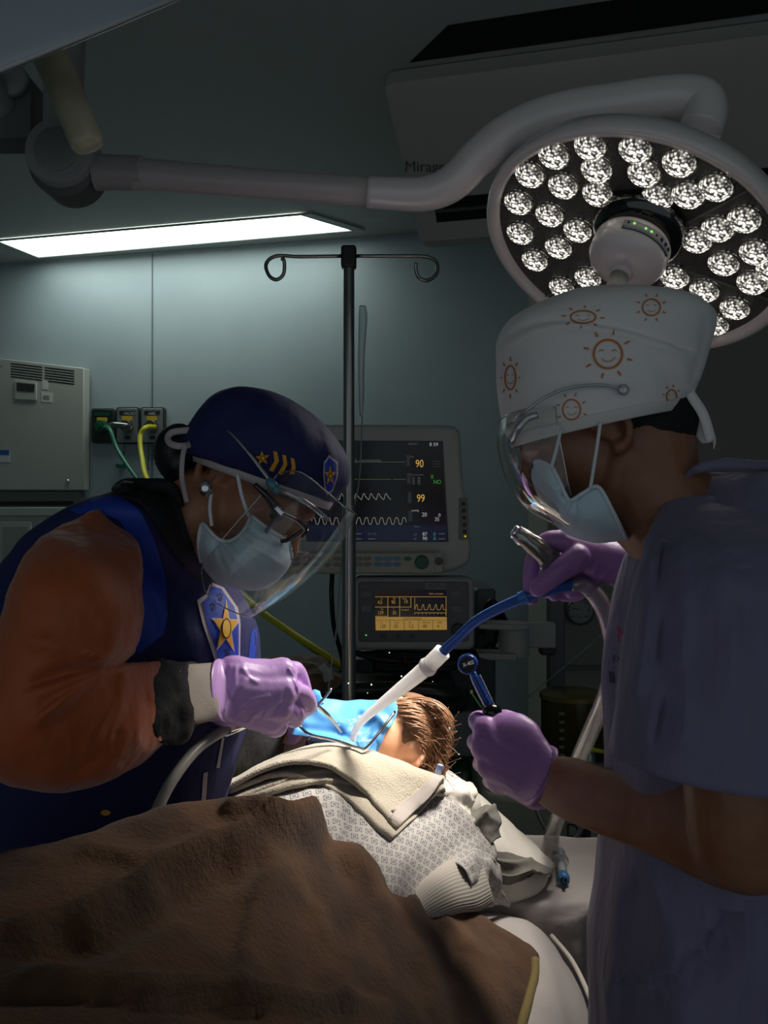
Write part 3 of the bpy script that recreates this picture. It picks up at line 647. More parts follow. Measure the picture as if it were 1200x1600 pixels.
for x, y in ((572, 928), (572, 951), (712, 928), (713, 951)): obj('soft_key', M().prism(rect(x-8, y-5, x+8, y+5), 2.574, .004), mat('soft_key', '#757a7d', .5), t, bevel=.001)
for x in (599, 622, 644): obj('round_key', M().cyl(P(x, 994, 2.577), P(x, 994, 2.573), .0075, 16), mat('key_slate', '#45484b', .5), t, sharp=.6)  # round keys in one even dark grey
obj('knob', M().lathe(P(716, 984, 2.577), Vector((0, -1, 0)), [(.0195, 0), (.0195, .014), (.017, .02), (0, .021)], 32), mat('knob_dark_green', '#0c3a33', .4), t, sharp=.6)
obj('status_led', M().ell(P(572, 992.5, 2.573), .0022, n=8), em('led_green', '#5fe05a', 1), t)
# trolley carrying them
t = thing('anesthesia_machine', 'dark grey anaesthesia trolley body below the two screens', 'medical machine', Vector((P(660, 900, 2.8).x, 2.8, 0)))
def bx(x0, y0, x1, y1, Y, dep, z0=None):
    a, b = P(x0, y0, Y), P(x1, y1, Y)
    lo = b.z if z0 is None else z0
    return M().box(((a.x+b.x)/2, Y+dep/2, (a.z+lo)/2), (b.x-a.x, dep, a.z-lo))
obj('back_column', bx(585, 880, 690, 1060, 2.80, .2), PLASD, t, smooth=False, bevel=.01)
obj('body', bx(582, 1014, 742, 1300, 2.72, .45, .12), mat('machine_dark', '#3c4041', .5), t, smooth=False, bevel=.015)
obj('side_panel', bx(742, 920, 775, 1300, 2.86, .35, .12), mat('machine_grey', '#5a6061', .5), t, smooth=False, bevel=.01)
obj('pale_panel', bx(556, 1030, 583, 1068, 2.70, .3), mat('machine_mid', '#4a5254', .5), t, smooth=False, bevel=.004)
obj('drawer_front', bx(690, 1112, 765, 1184, 2.66, .06), mat('machine_mid2', '#858b8b', .45), t, smooth=False, bevel=.006)
obj('label_plate', bx(708, 1184, 736, 1206, 2.655, .01), mat('plate_grey', '#85898b', .5), t, smooth=False)
q = textm('1.5 L/min', 711, 1196, 2.65, 4.5); textm('oxigeno', 711, 1203, 2.65, 3.5, q=q); obj('lettering', q, mat('ink_dark', '#1d1608', .5), t)
obj('label_bar', bx(706, 1183, 738, 1189, 2.652, .01), BLK, t, smooth=False)
obj('work_tray', M().tube([P(450, 1082, 2.5), P(560, 1078, 2.42), P(650, 1080, 2.40), P(705, 1086, 2.42), P(722, 1092, 2.5)], [.02, .024, .026, .026, .02], 6, 14, flat=1), mat('tray_rubber', '#1a1b1b', .3), t)
obj('tray_top', bx(460, 1076, 715, 1082, 2.44, .4), mat('tray_top', '#202223', .35), t, smooth=False, bevel=.004)
obj('lower_rail', M().tube([P(480, 1108, 2.44), P(600, 1110, 2.38), P(690, 1108, 2.38), P(725, 1098, 2.45), P(728, 1088, 2.55)], .02, 6, 14), mat('tray_rubber', '#1a1b1b', .3), t)
obj('base', bx(570, 1330, 840, 1400, 2.6, .6, .02), PLASD, t, smooth=False, bevel=.02)
def add_tube(name, pts, r, m, label, cat='cable', sub=8, n=10):
    o = obj(name, M().tube([P(*p) for p in pts], r, sub, n), m); one(o, label, cat, 'cables around the equipment' if cat == 'cable' else None); return o
add_tube('cable', [(554, 1019, 2.6), (590, 1030, 2.58), (640, 1034, 2.58), (690, 1031, 2.6), (742, 1020, 2.7), (775, 1000, 2.8)], .009, BLK, 'thick black cable looping under the ventilator display')
add_tube('cable', [(632, 1022, 2.56), (638, 1040, 2.52), (680, 1046, 2.5), (712, 1042, 2.52), (740, 1030, 2.62), (770, 1010, 2.75), (778, 960, 2.8), (770, 945, 2.84), (762, 965, 2.86)], .008, BLK, 'black cable sagging below the ventilator and curling up behind it')
add_tube('cable', [(790, 972, 2.8), (775, 945, 2.76), (765, 942, 2.76), (758, 960, 2.78), (752, 990, 2.8)], .010, BLK, 'black looped cable beside the ventilator display')
add_tube('cable', [(519, 896, 2.6), (518, 930, 2.58), (522, 980, 2.6), (535, 1030, 2.62), (540, 1080, 2.6)], .007, BLK, 'black cable hanging left of the steel pole')
add_tube('monitor_cable', [(560, 1022, 2.66), (620, 1016, 2.62), (700, 1018, 2.64), (780, 1014, 2.82)], .006, BLK, 'thin black cable stretched under the ventilator display')
# folding bracket arm
t = thing('support_arm', 'white folding bracket arm fixed to the dark panel right of the ventilator', 'bracket arm', P(810, 1060, 2.7))
WB_ = mat('bracket_grey', '#9fa19b', .45)
obj('rear_arm', bx(790, 974, 869, 1013, 2.75, .05), WB_, t, smooth=False, bevel=.004)
obj('swivel_post', M().cyl(P(803, 978, 2.66), P(803, 1024, 2.66), .045, 32), WB_, t, sharp=.6)
obj('upper_link', M().prism([(748, 974), (800, 975), (825, 976), (826, 984), (800, 986), (748, 983)], 2.6, .09), WB_, t, bevel=.004)
obj('lower_link', M().prism([(748, 1021), (808, 1022), (807, 1033), (765, 1032), (748, 1028)], 2.6, .09), WB_, t, bevel=.004)
obj('wall_mount', bx(846, 1010, 868, 1024, 2.76, .06), BLK, t, smooth=False, bevel=.003)
obj('back_post', M().box((P(868, 0, 2.83).x, 2.83, .60), (.05, .05, 1.2)), PLASD, t, smooth=False, bevel=.004)
# suction regulator, canister, jar
t = thing('suction_gauge', 'round dial gauge on the pale panel behind the raised gloved hand', 'gauge', P(905, 975, 3.4))
g0 = P(905, 953, 3.5); dY = Vector((0, -1, 0))
obj('mount', M().cyl(g0+Vector((0, .05, 0)), g0, .03, 24), PLASD, t)
obj('case', M().lathe(g0, dY, [(.054, 0), (.056, .03), (.052, .036), (.048, .036), (.047, .028), (0, .028)], 40), mat('gauge_case', '#2f3232', .4), t, sharp=.6)
obj('dial', M().lathe(g0, dY, [(0, .027), (.047, .027), (.047, .029), (0, .029)], 40), mat('dial_face', '#8d8f88', .5), t, sharp=.5)
q = M(); yy = g0.y-.030
for k in range(25):
    a = math.radians(-135+k*270/24); r0 = 19.5-(2.5 if k % 4 else 5)
    strip(q, [(905+(r0-1)*math.sin(a)*.95, 953-(r0-1)*math.cos(a)*.95), (905+18*math.sin(a), 953-18*math.cos(a))], yy, 1 if k % 4 else 1.6)
textm('Free', 899, 966, yy, 4, q=q); strip(q, [(905, 953), (893, 950)], yy, 1.4)
obj('dial_marks', q, BLK, t)
t = thing('wall_panel_cover', 'pale rectangular service panel on the wall behind the raised gloved hand', 'panel', P(900, 1000, 3.5))
obj('cover', M().prism(rrect(868, 830, 1010, 1045, 4), 3.52, .028), mat('panel_cover', '#7c7c74', .5), t, smooth=False, bevel=.004)
obj('edge_rail', M().prism(rect(872, 1040, 1010, 1046), 3.51, .035), mat('panel_rail', '#5a5b56', .5), t, smooth=False)
YA = 2.45
t = thing('suction_canister', 'amber translucent canister with a dark fill behind the lower purple fist', 'canister', Vector((P(895, 0, YA).x, YA, P(0, 1185, YA).z)))
cb = Vector((P(895, 0, YA).x, YA, P(0, 1180, YA).z)); hz = P(0, 1085, YA).z-cb.z
obj('vessel', M().lathe(cb, Vector((0, 0, 1)), [(.080, 0), (.086, .01), (.086, hz-.01), (.084, hz-.01), (.082, .012), (0, .012)], 48), mat('amber_plastic', '#4a4316', .2, trans=.4), t, sharp=.6)
obj('lid', M().lathe(cb+Vector((0, 0, hz-.008)), Vector((0, 0, 1)), [(.090, 0), (.090, .012), (.08, .016), (0, .016)], 48), mat('amber_lid', '#6a6122', .25, trans=.2), t, sharp=.6)
obj('contents', M().cyl(cb+Vector((0, 0, .013)), cb+Vector((0, 0, hz*.8)), .07, 32), mat('dark_fill', '#141109', .4), t, sharp=.6)
q = M()
for k in range(6): q.box(cb+Vector((-.045, -.076, .02+k*.022)), (.014, .004, .008))
obj('scale_marks', q, mat('scale_pale', '#7f7b58', .5), t)
obj('holder_post', M().cyl(Vector((cb.x+.02, YA+.1, 0)), Vector((cb.x+.02, YA+.1, cb.z+.02)), .02), PLASD, t)
obj('holder_shelf', M().box((cb.x+.02, YA+.03, cb.z-.01), (.17, .2, .018)), PLASD, t, smooth=False, bevel=.004)
YJ = 2.2
t = thing('suction_jar', 'small clear jar with a yellow tape tag below the amber canister', 'jar', P(925, 1250, YJ))
jb = Vector((P(920, 0, YJ).x, YJ, P(0, 1262, YJ).z))
obj('glass', M().lathe(jb, Vector((0, 0, 1)), [(.05, 0), (.053, .01), (.053, .075), (.035, .095), (.016, .105), (.013, .15), (.016, .155), (.012, .155), (.012, .11), (.05, .07), (.05, .01), (0, .008)], 36), clear('jar_glass', (.75, .8, .78, 1), .12, .8, .05, .10), t)
obj('tag', M().prism([(908, 1164), (916, 1162), (926, 1168), (944, 1172), (945, 1178), (926, 1175), (914, 1169)], YJ-.05, .003), mat('tape_yellow', '#b8b020', .5), t)
t = thing('floor_unit', 'low rounded pale grey equipment housing behind the bed end', 'equipment', Vector((P(850, 0, 2.4).x, 2.4, 0)))
obj('shell', M().prism([(752, 1232), (790, 1240), (955, 1262), (1010, 1270), (1010, 1338), (770, 1322), (757, 1300)], 2.16, .3), mat('unit_shell', '#83887d', .4), t, bevel=.02, seg=4)
obj('cabinet', bx(775, 1285, 1010, 1400, 2.2, .35, .0), mat('unit_dark', '#4b5053', .5), t, smooth=False, bevel=.01)
obj('front_panel', bx(780, 1300, 1000, 1345, 2.17, .03), mat('unit_mid', '#5f6567', .5), t, smooth=False, bevel=.004)
obj('lettering', textm('DEN', 884, 1308, 2.158, 22, ww=.9), mat('unit_letters', '#17191b', .5), t)
add_tube('cable', [(830, 1240, 2.1), (850, 1290, 2.05), (880, 1320, 2.0), (905, 1300, 2.02), (930, 1250, 2.1)], .006, mat('cord_grey', '#5b5e5e', .4), 'grey cable drooping in front of the low rounded equipment housing')
add_tube('cable', [(975, 1260, 2.1), (952, 1290, 2.05), (935, 1318, 2.0), (910, 1325, 2.0), (890, 1318, 2.02)], .007, mat('cord_grey', '#5b5e5e', .4), 'grey cable curving near the bed corner beside the purple scrubs')
add_tube('cable', [(925, 1230, 2.12), (920, 1290, 2.08), (915, 1345, 2.06), (915, 1790, 2.04)], .009, BLK, 'black upright cable right of the DEN lettering')
o = obj('gas_cylinder', M().lathe(Vector((P(722, 0, 2.5).x, 2.5, .30)), Vector((0, 0, 1)), [(.08, 0), (.085, .01), (.085, P(0, 1215, 2.5).z-.33), (.06, P(0, 1190, 2.5).z-.31), (.02, P(0, 1184, 2.5).z-.3), (0, P(0, 1184, 2.5).z-.3)], 32), mat('cylinder_green', '#12402e', .4)); one(o, 'dark green rounded cylinder behind the patient\'s hair', 'gas cylinder')
o = obj('cylinder_stand', M().cyl(Vector((P(722, 0, 2.5).x, 2.5, 0)), Vector((P(722, 0, 2.5).x, 2.5, .30)), .07), BLK, sharp=.6); one(o, 'black stand beneath the green cylinder', 'stand')
# folded brown blanket and tissue on the tray at left of the pole
q = M().ell(P(458, 1058, 2.5), (.125, .09, .06), n=40).ell(P(425, 1062, 2.5), (.09, .09, .05), n=32).ell(P(495, 1062, 2.45), (.07, .06, .035), n=32)
q = q.fuse(.006, 4); q.noise(.012, 18, 3)
o = obj('folded_blanket', q, mat('brown_fleece', '#5f4a38', .95, bump=[(90, .5, .01, 1)], sheen=.4)); one(o, 'bunched brown blanket on the tray left of the steel pole', 'blanket')
o = obj('tissue', M().patch([[(497, 1042, 2.38), (507, 1036, 2.38), (518, 1046, 2.38)], [(505, 1058, 2.37), (512, 1050, 2.36), (521, 1058, 2.37)], [(508, 1066, 2.37), (515, 1064, 2.36), (524, 1062, 2.37)]], 5).noise(.004, 60, 1), mat('tissue_white', '#9fa4a0', .7), solid=.002); one(o, 'crumpled pale tissue on the bunched brown blanket', 'tissue')
o = obj('equipment_table', M().box((P(430, 0, 2.5).x, 2.6, P(0, 1086, 2.5).z-.02), (.62, .45, .04)), mat('tray_top', '#202223', .35), smooth=False, bevel=.005)
tb = o; one(o, 'dark tray table holding the bunched brown blanket', 'table')
o = obj('leg', M().cyl(Vector((P(430, 0, 2.5).x, 2.6, 0)), Vector((P(430, 0, 2.5).x, 2.6, P(0, 1086, 2.5).z-.03)), .03), PLASD, tb)
add_tube('thin_wire', [(955, 975, 2.6), (920, 1010, 2.55), (860, 1060, 2.5), (805, 1107, 2.45)], .0016, mat('line_grey', '#7f8a8c', .3), 'thin grey wire crossing in front of the pale service panel', 'wire')
# ---------------------------------------------------------------- operating table and linen
U = Vector((.301, .954, 0)).normalized(); V = Vector((U.y, -U.x, 0)); RB = Matrix((V, U, (0, 0, 1))).transposed()
SHEET = mat('white_sheet', '#b3aca8', .85, bump=[(14, .25, .02, 1), (300, .2, .001, 1)], sheen=.2)
LIN = mat('white_linen', '#d8d2c6', .85, bump=[(25, .25, .01, 1), (400, .2, .001, 1)], sheen=.2)
bc = Vector((-.175, .80, 0))
t = thing('operating_table', 'operating table under the white sheet carrying the patient', 'operating table', bc)
obj('mattress', M().box(bc+Vector((-.045, -.03, .762)), (.47, 1.28, .09), RB), mat('mattress_black', '#17181a', .5), t, smooth=False, bevel=.03, seg=4)
obj('table_top', M().box(bc+Vector((-.045, -.03, .69)), (.46, 1.26, .05), RB), STEEL, t, smooth=False, bevel=.005)
obj('column', M().box(bc+Vector((0, 0, .36)), (.25, .4, .62), RB), PLASD, t, smooth=False, bevel=.02)
obj('base', M().box(bc+Vector((0, 0, .04)), (.5, 1.1, .08), RB), PLASD, t, smooth=False, bevel=.02)
# sheet over the mattress, hanging down at its right side
q = M().patch([
 [(430, 1418, 1.47), (560, 1418, 1.475), (700, 1419, 1.475), (775, 1424, 1.47), (815, 1452, 1.48), (825, 1560, 1.49), (828, 1700, 1.49)],
 [(430, 1430, 1.43), (560, 1430, 1.43), (700, 1430, 1.43), (800, 1432, 1.42), (846, 1462, 1.42), (860, 1600, 1.43), (862, 1760, 1.43)],
 [(430, 1455, 1.36), (560, 1455, 1.36), (720, 1455, 1.36), (828, 1456, 1.35), (882, 1505, 1.35), (893, 1640, 1.36), (895, 1830, 1.36)],
 [(430, 1500, 1.27), (560, 1500, 1.27), (750, 1500, 1.27), (850, 1503, 1.25), (912, 1560, 1.25), (922, 1720, 1.26), (926, 1960, 1.26)],
 [(430, 1600, 1.11), (560, 1600, 1.11), (750, 1600, 1.11), (872, 1606, 1.10), (938, 1680, 1.10), (950, 1850, 1.11), (955, 2150, 1.11)],
 [(430, 1800, .885), (560, 1800, .885), (750, 1800, .885), (860, 1808, .88), (930, 1900, .87), (945, 2100, .87), (950, 2450, .87)]], 8)
q.noise(.004, 9, 2, 3); q.fold([(900, 1620), (845, 1560), (800, 1520)], 12, .007); q.fold([(880, 1600), (850, 1500), (800, 1450)], 10, .006)
o = obj('bed_sheet', q, SHEET, solid=.003); one(o, 'white sheet over the operating table falling down its right side', 'sheet')
o = obj('sheet_piping', M().tube([P(862, 1462, 1.415), P(893, 1500, 1.345), P(918, 1550, 1.25), P(934, 1600, 1.18), P(939, 1660, 1.11), P(935, 1800, .95)], .0035, 6, 8), LIN, bpy.data.objects['bed_sheet'])
# instrument table with white cloth behind
zt = .815
t = thing('instrument_table', 'cloth covered table behind the bed end with a syringe on it', 'table', Vector((.33, 1.6, 0)))
x0, x1 = P(800, 0, 1.5).x-.06, P(1010, 0, 1.5).x
obj('table_frame', M().box(((x0+x1)/2, 1.575, .40), (x1-x0-.02, .14, .80)), STEEL, t, smooth=False, bevel=.01)
q = M().patch([
 [(660, 1700, 1.70), (750, 1700, 1.70), (850, 1700, 1.70), (960, 1700, 1.70), (1040, 1700, 1.70)],
 [(700, 1331, 1.675), (780, 1330, 1.68), (850, 1331, 1.675), (960, 1334, 1.66), (1030, 1337, 1.655)],
 [(700, 1342, 1.64), (780, 1342, 1.635), (850, 1342, 1.635), (960, 1344, 1.63), (1030, 1345, 1.625)],
 [(700, 1378, 1.54), (780, 1378, 1.54), (860, 1376, 1.545), (960, 1378, 1.54), (1030, 1378, 1.54)],
 [(700, 1404, 1.475), (790, 1404, 1.475), (870, 1402, 1.478), (950, 1402, 1.475), (1030, 1404, 1.47)],
 [(700, 1440, 1.46), (790, 1440, 1.46), (885, 1436, 1.45), (950, 1425, 1.45), (1030, 1430, 1.45)],
 [(700, 1600, 1.47), (790, 1590, 1.475), (890, 1580, 1.455), (950, 1585, 1.45), (1030, 1590, 1.45)],
 [(700, 1900, 1.49), (790, 1900, 1.485), (890, 1900, 1.47), (950, 1900, 1.45), (1030, 1900, 1.45)]], 8)
q.noise(.0035, 12, 5, 3); q.fold([(862, 1452), (905, 1440), (950, 1400)], 9, .010); q.fold([(900, 1480), (893, 1560), (890, 1650)], 10, .012, (0, -1, 0)); q.fold([(925, 1450), (915, 1560), (915, 1650)], 7, -.012, (0, -1, 0))
o = obj('table_cloth', q, SHEET, solid=.002); one(o, 'white cloth draped over the table behind the bed end', 'tablecloth')
# pillow
q = M().sil([(650, 1208, 648, 1222, 1.52, .01), (668, 1212, 640, 1330, 1.53, .08), (720, 1232, 690, 1375, 1.54, .115), (765, 1262, 735, 1392, 1.55, .12), (812, 1305, 790, 1388, 1.56, .11), (845, 1332, 832, 1368, 1.57, .08), (864, 1350, 862, 1358, 1.57, .01)], 6, 36, e=.8)
q.noise(.006, 14, 3, 2)
PT = bvh(q); o = obj('pillow', q, LIN); one(o, 'white pillow wedge sloping from the patient\'s head to the table', 'pillow')
# syringe
t = thing('syringe', 'clear syringe with a blue tip lying on the white cloth', 'syringe', P(877, 1350, 1.60))
s0, s1 = P(873, 1331, 1.635), P(882, 1379, 1.50); s0.z = s1.z = zt+.014; ax = (s1-s0).normalized(); L = (s1-s0).length
CP = clear('clear_plastic', (.85, .88, .9, 1), .10, .8, .05, .15)
obj('plunger_disc', M().lathe(s0, ax, [(.0115, 0), (.0115, .002), (0, .002)], 24, Vector((0, 0, 1))), mat('syringe_grey', '#8b9296', .3), t)
obj('plunger_rod', M().box(s0+ax*.018, (.006, .036, .006), Matrix((ax.cross(Vector((0, 0, 1))), ax, (0, 0, 1))).transposed()), mat('syringe_grey', '#8b9296', .3), t)
obj('flange', M().lathe(s0+ax*L*.30, ax, [(.015, 0), (.015, .002), (.009, .003), (0, .003)], 24), CP, t)
obj('barrel', M().lathe(s0+ax*L*.30, ax, [(.0085, 0), (.0085, L*.55), (0, L*.55)], 24), CP, t)
obj('scale_sleeve', M().lathe(s0+ax*L*.42, ax, [(.0065, 0), (.0065, L*.30), (0, L*.30)], 24), mat('sleeve_pale', '#c7ced2', .4), t)
obj('blue_ring', M().lathe(s0+ax*L*.78, ax, [(.010, 0), (.0105, .008), (.0095, .02), (0, .02)], 24), mat('hub_blue', '#3f76a8', .35), t)
obj('tip_cap', M().lathe(s0+ax*L*.85, ax, [(.0062, 0), (.006, .012), (.003, .02), (.0025, .03), (0, .03)], 20), BLKP, t)
# ---------------------------------------------------------------- patient
def headm(o, fwd, up, s=1.0, jaw=1.0):
    """head with face and ears in its own axes: x face, y side, z crown; o sits between the ears"""
    fwd = fwd.normalized(); up = (up-fwd*up.dot(fwd)).normalized(); sd_ = up.cross(fwd)
    R = Matrix((fwd, sd_, up)).transposed(); q = M()
    def T(x, y, z): return o+R @ Vector((x, y, z))*s
    def el(x, y, z, a, b, c, n=28, Q=None): q.ell(T(x, y, z), (a*s, b*s, c*s), R @ Q if Q else R, n)
    el(-.012, 0, .035, .098, .076, .090, 40)
    el(.035, 0, -.010, .064, .066, .085, 36)
    el(.040, 0, -.058, .050, .052*jaw, .055, 32)
    el(.070, 0, -.098, .026, .026, .020, 24)
    for k in (-1, 1):
        q.chain([T(.0, k*.056, -.045), T(.035, k*.045, -.078), T(.075, k*.014, -.104)], [.018*s, .017*s, .015*s], 12, 3)
        el(.075, k*.036, -.022, .018, .022, .018)
        q.chain([T(.094, k*.010, .018), T(.092, k*.030, .024), T(.074, k*.052, .016)], [.0085*s, .009*s, .007*s], 10, 3)
        el(.082, k*.031, .002, .0135, .014, .011, 18)
        # ear
        E_ = lambda a, r: T(-.006+r*math.cos(a)*.62, k*(.077+.010*max(0, -math.cos(a))), .002+r*math.sin(a))
        q.chain([E_(math.radians(d_), .032) for d_ in (10, 50, 90, 130, 170, 210, 250, 285)], [.0055*s]*3+[.006*s]*3+[.0065*s, .009*s], 8, 3)
        el(-.006, k*.0705, -.002, .014, .006, .024, 16)
        el(.007, k*.070, -.004, .005, .007, .007, 10)
    q.chain([T(.100, 0, .012), T(.113, 0, -.012), T(.120, 0, -.030)], [.0075*s, .009*s, .0125*s], 12, 3)
    for k in (-1, 1): el(.108, k*.011, -.034, .011, .009, .008, 12)
    q.chain([T(.098, -.020, -.064), T(.107, 0, -.062), T(.098, .020, -.064)], [.005*s, .0075*s, .005*s], 10, 3)
    q.chain([T(.095, -.017, -.074), T(.104, 0, -.076), T(.095, .017, -.074)], [.005*s, .0085*s, .005*s], 10, 3)
    return q, T, R
KID = mat('child_skin', '#e6ae88', .5, sub=.25, var=('#dc9f79', 30))
pr = thing('person', 'child lying on the table under a blue dental sheet, towel, gown and blanket', 'patient', bc+Vector((0, 0, .82)))
ho = P(610, 1166, 1.44); pf = Vector((-.62, -.42, .66)); pu = Vector((.56, .35, .75))
HS = .73
hm, TK, RK = headm(ho, pf, pu, HS)
ch = P(540, 1285, 1.33); ch.z = .94
q = M().join(hm)
q.chain([ho+RK @ Vector((-.015, 0, -.06))*HS, TK(-.03, 0, -.15), Vector((-.02, 1.30, .97))], [.042, .042, .06], 16, 4)
er = M(); eh = bvh(hm); e0 = None                       # near ear
for d_ in (-60, -20, 20, 60, 100, 140, 180, 215):
    a_ = math.radians(d_); dd = (P(651+7.5*math.sin(a_)*.8, 1184-12*math.cos(a_), 1)-Vector((0, 0, CZ))).normalized(); h_ = eh.ray_cast(Vector((0, 0, CZ)), dd)
    if h_[0] is not None: er.v.append(h_[0]-dd*.006)
EARP = list(er.v)
if len(EARP) > 3: q.chain(EARP, [.0042]*len(EARP), 8, 3)
q.ell((-.06, 1.25, .915), (.12, .12, .075), RB, 28).ell((-.12, 1.05, .895), (.10, .15, .062), RB, 28)
q.chain([Vector((.05, 1.34, .90)), P(700, 1385, 1.355), P(680, 1400, 1.29), P(650, 1425, 1.21), P(620, 1450, 1.14)], [.034, .026, .022, .020, .020], 14, 4)
q.chain([Vector((-.13, 1.33, .93)), Vector((-.20, 1.2, .87)), Vector((-.18, 1.05, .88))], [.04, .034, .025], 14, 4)
for k in (-1, 1): q.chain([Vector((-.15, .95, .91))+V*.06*k, Vector((-.26, .60, .93))+V*.07*k, Vector((-.36, .28, .88))+V*.07*k, Vector((-.38, .2, .9))+V*.08*k], [.065, .05, .035, .03], 14, 4)
KB = q.fuse(.0045, 6); KB.noise(0, 1); obj('body', KB, KID, pr); KT = bvh(KB)
# hair: scalp shell and strands
HAIR = mat('light_brown_hair', '#9a7150', .5, var=('#8b6546', 60))
q = M().ell(TK(-.022, 0, .040), (.0975*HS, .080*HS, .094*HS), RK, 40); k_ = M(); keep = []
Ri = RK.inverted()
def loc(p): return (Ri @ (p-ho))/HS
idx = {}
for f in q.f:
    c_ = sum((q.v[i] for i in f), Vector())/len(f); l = loc(c_)
    if l.x < .050-.25*max(0, .05-l.z) and (l.z > .01 or l.x < -.02): keep.append(f)
q.f = keep; obj('hair', q, mat('hair_underlayer', '#6f5038', .9, bump=(120, .5, .004, 1)), pr, solid=.004, off=0)
q = M(); random.seed(3)
ST = bvh(KB); o0 = Vector((0, 0, CZ))
def onhead(x, y, lift, last):
    d = (P(x, y, 1)-o0).normalized(); h = ST.ray_cast(o0, d); L = (h[0]-o0).length if h[0] is not None and h[0].y > 1.3 else last
    return o0+d*(L-lift), L
def lerp2(a, b, t): return (a[0]+(b[0]-a[0])*t, a[1]+(b[1]-a[1])*t)
HL = [(606, 1096), (618, 1100), (630, 1118), (642, 1140), (658, 1156), (669, 1176)]     # hairline, forehead to ear
for k in range(1000):
    u_ = random.random()**.9*(len(HL)-1.001); a_ = lerp2(HL[int(u_)], HL[int(u_)+1], u_-int(u_)); t_ = u_/(len(HL)-1)
    e_ = lerp2((706, 1150), (688, 1218), t_); e_ = (e_[0]+random.uniform(-14, 7), e_[1]+random.uniform(-26, 12))
    ctl = (lerp2(a_, e_, .45)[0]+34*(1-t_)+random.uniform(-8, 9), lerp2(a_, e_, .45)[1]-34*(1-t_)+random.uniform(-9, 8))
    a_ = (a_[0]+random.uniform(-4, 7), a_[1]+random.uniform(-3, 6)); pts = []; L = 1.46; lf = random.uniform(.003, .011); s0_ = max(0, random.uniform(-.5, .55))
    for j_ in range(6):
        s_ = s0_+(1-s0_)*j_/5; p_ = lerp2(lerp2(a_, ctl, s_), lerp2(ctl, e_, s_), s_); v_, L = onhead(p_[0], p_[1], lf*min(1, (s_-s0_)*5+.4), L); pts.append(v_)
    r_ = random.uniform(.0005, .0011); q.tube(pts, [r_*.5, r_, r_, r_, r_*.8, r_*.3], 3, 4)
for k in range(110):
    x_, y_ = random.uniform(655, 700), random.uniform(1120, 1215); v_, L = onhead(x_, y_, .006, 1.46); u_ = Vector((random.uniform(0, .9), random.uniform(-.5, .1), random.uniform(-.5, .7)))
    q.tube([v_, v_+u_*.02, v_+u_*.035+Vector((0, 0, random.uniform(-.01, .01)))], .00035, 4, 4)
obj('hair_strands', q, HAIR, pr)
for s_, k in (('eye', -1), ('eye', 1)): obj('eye', M().ell(TK(.082, k*.031, .002), .0128*HS, n=16), mat('eye_white', '#d8d0c8', .2), pr)
# goggles (dark reflective) at the chin side of the sheet
o = obj('dark_goggles', M().sil([(478, 1152, 480, 1168, 1.40, .02), (490, 1147, 492, 1176, 1.39, .03), (506, 1150, 508, 1180, 1.39, .03), (522, 1158, 522, 1180, 1.39, .02)], 4, 20), mat('goggle_violet', '#2a1f5c', .06, .4, coat=1)); one(o, 'small dark violet reflective goggles between the blue sheet and towel', 'goggles')
o = obj('head_rest', M().box(P(470, 1140, 1.52), (.20, .10, .10), Matrix.Rotation(.3, 3, 'Y')), mat('pad_cream', '#b4a791', .8), bevel=.03, seg=4); one(o, 'cream padded block behind the blue sheet beside the gloved hand', 'cushion')
o = obj('head_pillow', M().ell(P(600, 1255, 1.50), (.16, .11, .07), n=36).noise(.006, 20, 2), LIN); one(o, 'white pillow hidden under the patient\'s head', 'pillow')
# small pale blue clip in the hair
o = obj('hair_clip', M().box(P(686, 1203, 1.36), (.010, .006, .018), Matrix.Rotation(.3, 3, 'Y')), mat('clip_blue', '#a9bdf0', .2, .3), bevel=.002); o.parent = None; one(o, 'tiny pale blue clip in the patient\'s hair', 'hair clip')
# ---- gown
gm = bpy.data.materials.new('patterned_gown'); gm.use_nodes = True; nt = gm.node_tree; b = nt.nodes['Principled BSDF']; b.inputs['Roughness'].default_value = .85
uvn = nt.nodes.new('ShaderNodeTexCoord')
def mth(op, a, b_=None, c_=None):
    k = nt.nodes.new('ShaderNodeMath'); k.operation = op
    for i, s_ in enumerate((a, b_, c_)):
        if s_ is None: continue
        if isinstance(s_, (int, float)): k.inputs[i].default_value = s_
        else: nt.links.new(s_, k.inputs[i])
    return k.outputs[0]
sx_ = nt.nodes.new('ShaderNodeSeparateXYZ'); nt.links.new(uvn.outputs['UV'], sx_.inputs[0])
S_ = 1/.0175
fy = mth('MULTIPLY', sx_.outputs['Y'], S_); row = mth('FLOOR', fy)
fx_ = mth('ADD', mth('MULTIPLY', sx_.outputs['X'], S_), mth('MULTIPLY', mth('MODULO', row, 2), .5))
ax_ = mth('ABSOLUTE', mth('SUBTRACT', mth('FRACT', fx_), .5)); ay_ = mth('ABSOLUTE', mth('SUBTRACT', mth('FRACT', fy), .5))
mx = mth('MAXIMUM', ax_, ay_); mn = mth('MINIMUM', ax_, ay_)
ring_ = mth('MULTIPLY', mth('GREATER_THAN', mx, .25), mth('LESS_THAN', mx, .33)); gap = mth('GREATER_THAN', mn, .04)
dot_ = mth('MULTIPLY', mth('LESS_THAN', mx, .13), mth('GREATER_THAN', mx, .05))
pt = mth('MINIMUM', mth('ADD', mth('MULTIPLY', ring_, gap), dot_), 1)
mxn = nt.nodes.new('ShaderNodeMix'); mxn.data_type = 'RGBA'; mxn.inputs['A'].default_value = lin('#a39e97'); mxn.inputs['B'].default_value = lin('#4f5462')
nt.links.new(pt, mxn.inputs['Factor']); nt.links.new(mxn.outputs['Result'], b.inputs['Base Color'])
